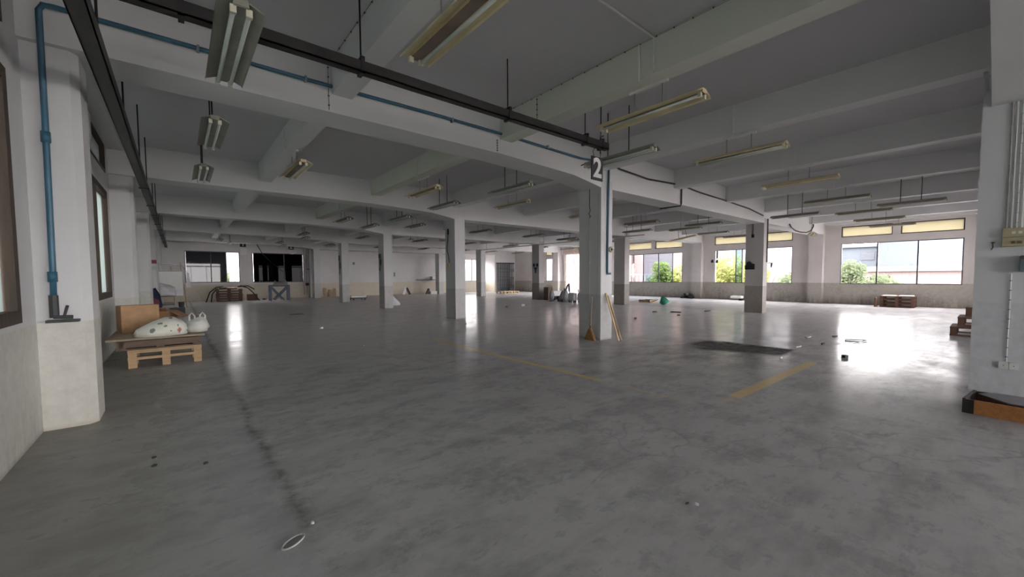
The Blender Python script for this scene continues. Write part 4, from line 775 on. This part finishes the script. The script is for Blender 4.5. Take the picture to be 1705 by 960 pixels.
# ------------------------------------------------------------------ outside
b = B(); b.box(-260, 300, -260, 300, -4.6, -4.4); o = struct('ground', b, 'ground', 'pale ground outside')
b = B(); b.box(XR+.25, XR+2.2, 18.5, 25.2, -.2, -.05); struct('balcony', b, 'concrete', 'concrete balcony slab outside the doorway')
def house(name, label, x0, x1, y0, y1, z1, mt, wins=(), roof=None, group='buildings outside the windows', face='x'):
    t = thing(name, label, 'building', ((x0+x1)/2, (y0+y1)/2, -4.4), group=group); cx, cy = (x0+x1)/2, (y0+y1)/2; hx, hy = (x1-x0)/2, (y1-y0)/2
    b = B(); b.box(-hx, hx, -hy, hy, 0, z1+4.4); obj('walls', b, mt, t)
    for (ya, yb, za, zb) in wins:
        b = B()
        if face == 'x': b.box(-hx-.08, -hx+.02, ya-cy, yb-cy, za+4.4, zb+4.4)
        else: b.box(ya-cx, yb-cx, -hy-.08, -hy+.02, za+4.4, zb+4.4)
        obj('window', b, 'darkwin', t)
    if roof:
        b = B(); z = z1+4.4
        if roof[0] == 'gable': b.prism([(-hy-.6, z-.2), (0, z+roof[1]), (hy+.6, z-.2), (hy+.6, z), (0, z+roof[1]+.3), (-hy-.6, z)], 'x', -hx-.5, hx+.5)
        else: b.box(-hx-.4, hx+.4, -hy-.4, hy+.4, z, z+.4)
        obj('roof', b, roof[2], t)
    return t
house('low_shed', 'long salmon roofed shed outside the right window', 46, 52, -20, 13.0, 1.75, 'redroof', (), ('flat', 1, 'whiteb'))
house('warehouse', 'pale blue warehouse with grey gable roof outside the right window', 66, 84, -2.5, 9.5, 6.0, 'paleb', [(0, 2.2, 1.8, 3.0), (4.4, 6.4, 1.6, 2.8)], ('gable', 2.2, 'roofgrey'))
house('white_block', 'white block left of the warehouse outside', 78, 90, 10.5, 17, 5.5, 'paleb', [(11.5, 13, 3.6, 4.8), (14, 15, 1.4, 2.6)], ('flat', 1, 'roofgrey'))
house('white_tower', 'white building seen through the middle right window', 50, 60, 14.8, 21.5, 11, 'whiteb', [(15.6, 16.6, 5.5, 7.3), (17.5, 18.2, 2, 4)], ('flat', 1, 'roofgrey'))
house('pink_house', 'pink house with grey window outside the middle window', 47, 57, 22.0, 31.0, 10, 'pink', [(23.0, 24.3, 2.4, 4.0)], ('flat', 1, 'whiteb'))
house('pink_block', 'pale pink block of flats behind the blue tinted window', 44, 54, 31.5, 40, 12, 'pinkpale', [(33.5, 34.6, 3.0, 4.6), (36.3, 37.5, 3.2, 4.8), (39.0, 39.7, 3.2, 4.1), (33.5, 34.6, -.5, 1), (36.3, 37.5, -.6, 1)], ('flat', 1, 'whiteb'))
house('pink_terrace', 'pale pink terrace beyond the balcony doorway', 46, 56, 41, 56, 12, 'pinkpale', [(41.2, 41.9, 3.2, 4.1), (52, 53.2, 3.0, 4.4), (41.3, 42.2, -1, .6)], ('flat', 1, 'whiteb'))
t = thing('railing', 'white metal railing on the roof edge outside the blue tinted window', 'railing', (40, 27.5, -4.4)); b = B(); b.box(-.05, .05, -6, 6, 6.0, 6.08).box(-.05, .05, -6, 6, 4.9, 4.98).box(-.3, .3, -6, 6, 0, 4.85); obj('frame', b, 'whiteb', t)
for k in range(24): b = B(); b.box(-.03, .03, -6+.5*k, -5.9+.5*k, 4.9, 6.0); obj('baluster', b, 'whiteb', t)
house('far_house', 'pale house outside the open far window', -14, 6, 60, 70, 5.0, 'whiteb', [(-2, 0, .5, 2.5), (2, 4, .5, 2.5)], ('flat', 1, 'roofgrey'), face='y')
house('far_house', 'pale house outside the bright far window', 26, 50, 62, 70, 5.0, 'whiteb', [(30, 32, .5, 2.5), (36, 38, .5, 2.5)], ('flat', 1, 'roofgrey'), face='y')
house('left_house', 'pale building outside the left windows', -24, -14, -10, 40, 3.5, 'whiteb', [(-4, -2, 0, 2), (6, 8, 0, 2), (16, 18, 0, 2), (26, 28, 0, 2)], ('flat', 1, 'roofgrey'))
def tree(label, x, y, z, r, mt, n=2600, seed=1, hgt=None):
    t = thing('tree', label, 'tree', (x, y, -4.4), group='trees outside the windows'); rg = random.Random(seed); H = z+4.4
    b = B(); b.tube([(0, 0, 0), (.1, 0, H*.5), (0, .1, H)], [.16, .11, .04], 7)
    for k in range(5): a = rg.uniform(0, 6.28); b.tube([(.05, 0, H*.45), (math.cos(a)*r*.5, math.sin(a)*r*.5, H*.75), (math.cos(a)*r*.8, math.sin(a)*r*.8, H*.95)], [.07, .05, .02], 5)
    obj('trunk', b, 'bark', t)
    bm = bmesh.new(); cl = [(rg.uniform(-.6, .6)*r, rg.uniform(-.6, .6)*r, H - rg.uniform(.1, 1.1)*r, rg.uniform(.35, .6)*r) for _ in range(9)]
    for _ in range(n):
        cx, cy, cz, cr_ = cl[rg.randrange(9)]; v = Vector((rg.gauss(0, 1), rg.gauss(0, 1), rg.gauss(0, 1))).normalized()*cr_*rg.uniform(.6, 1.05)
        p = Vector((cx, cy, cz)) + v; a = Vector((rg.gauss(0, 1), rg.gauss(0, 1), rg.gauss(0, 1))).normalized(); bb = a.orthogonal().normalized(); s = rg.uniform(.09, .17)
        bm.faces.new([bm.verts.new(p + a*s), bm.verts.new(p + bb*s*.55), bm.verts.new(p - a*s), bm.verts.new(p - bb*s*.55)])
    me = bpy.data.meshes.new('foliage'); bm.to_mesh(me); bm.free(); o = link('foliage', me, mt, t); o['kind'] = 'stuff'
tree('bright yellow green tree behind the middle right window, left half', 35, 14.6, 2.2, 2.4, 'leaf_y', 4200, 1)
tree('bright yellow green tree behind the middle right window, nearest', 33, 11.4, 1.9, 1.6, 'leaf_y', 3000, 2)
tree('green tree in the right part of the middle window', 38, 9.6, 1.6, 1.7, 'leaf_g', 3000, 3)
tree('green tree in the lower left corner of the right window', 36, 6.4, 2.0, 1.3, 'leaf_g', 3200, 4)
tree('low green shrub at the foot of the right window view, beside the first tree', 37, 4.9, 1.0, 1.3, 'leaf_g', 2200, 11)
tree('yellow green tree at the right edge of the blue tinted window', 33.5, 18.6, 2.4, 1.4, 'leaf_y', 2800, 5)
tree('green shrub low behind the blue tinted window', 35, 20.2, 1.3, 1.6, 'leaf_g', 2600, 6)
tree('green tree beyond the doorway beside the middle column', 33, 25.0, 1.4, 1.6, 'leaf_y', 2200, 7)
tree('green tree outside the open far window', 3.4, 44, 2.0, 1.6, 'leaf_g', 1800, 8)
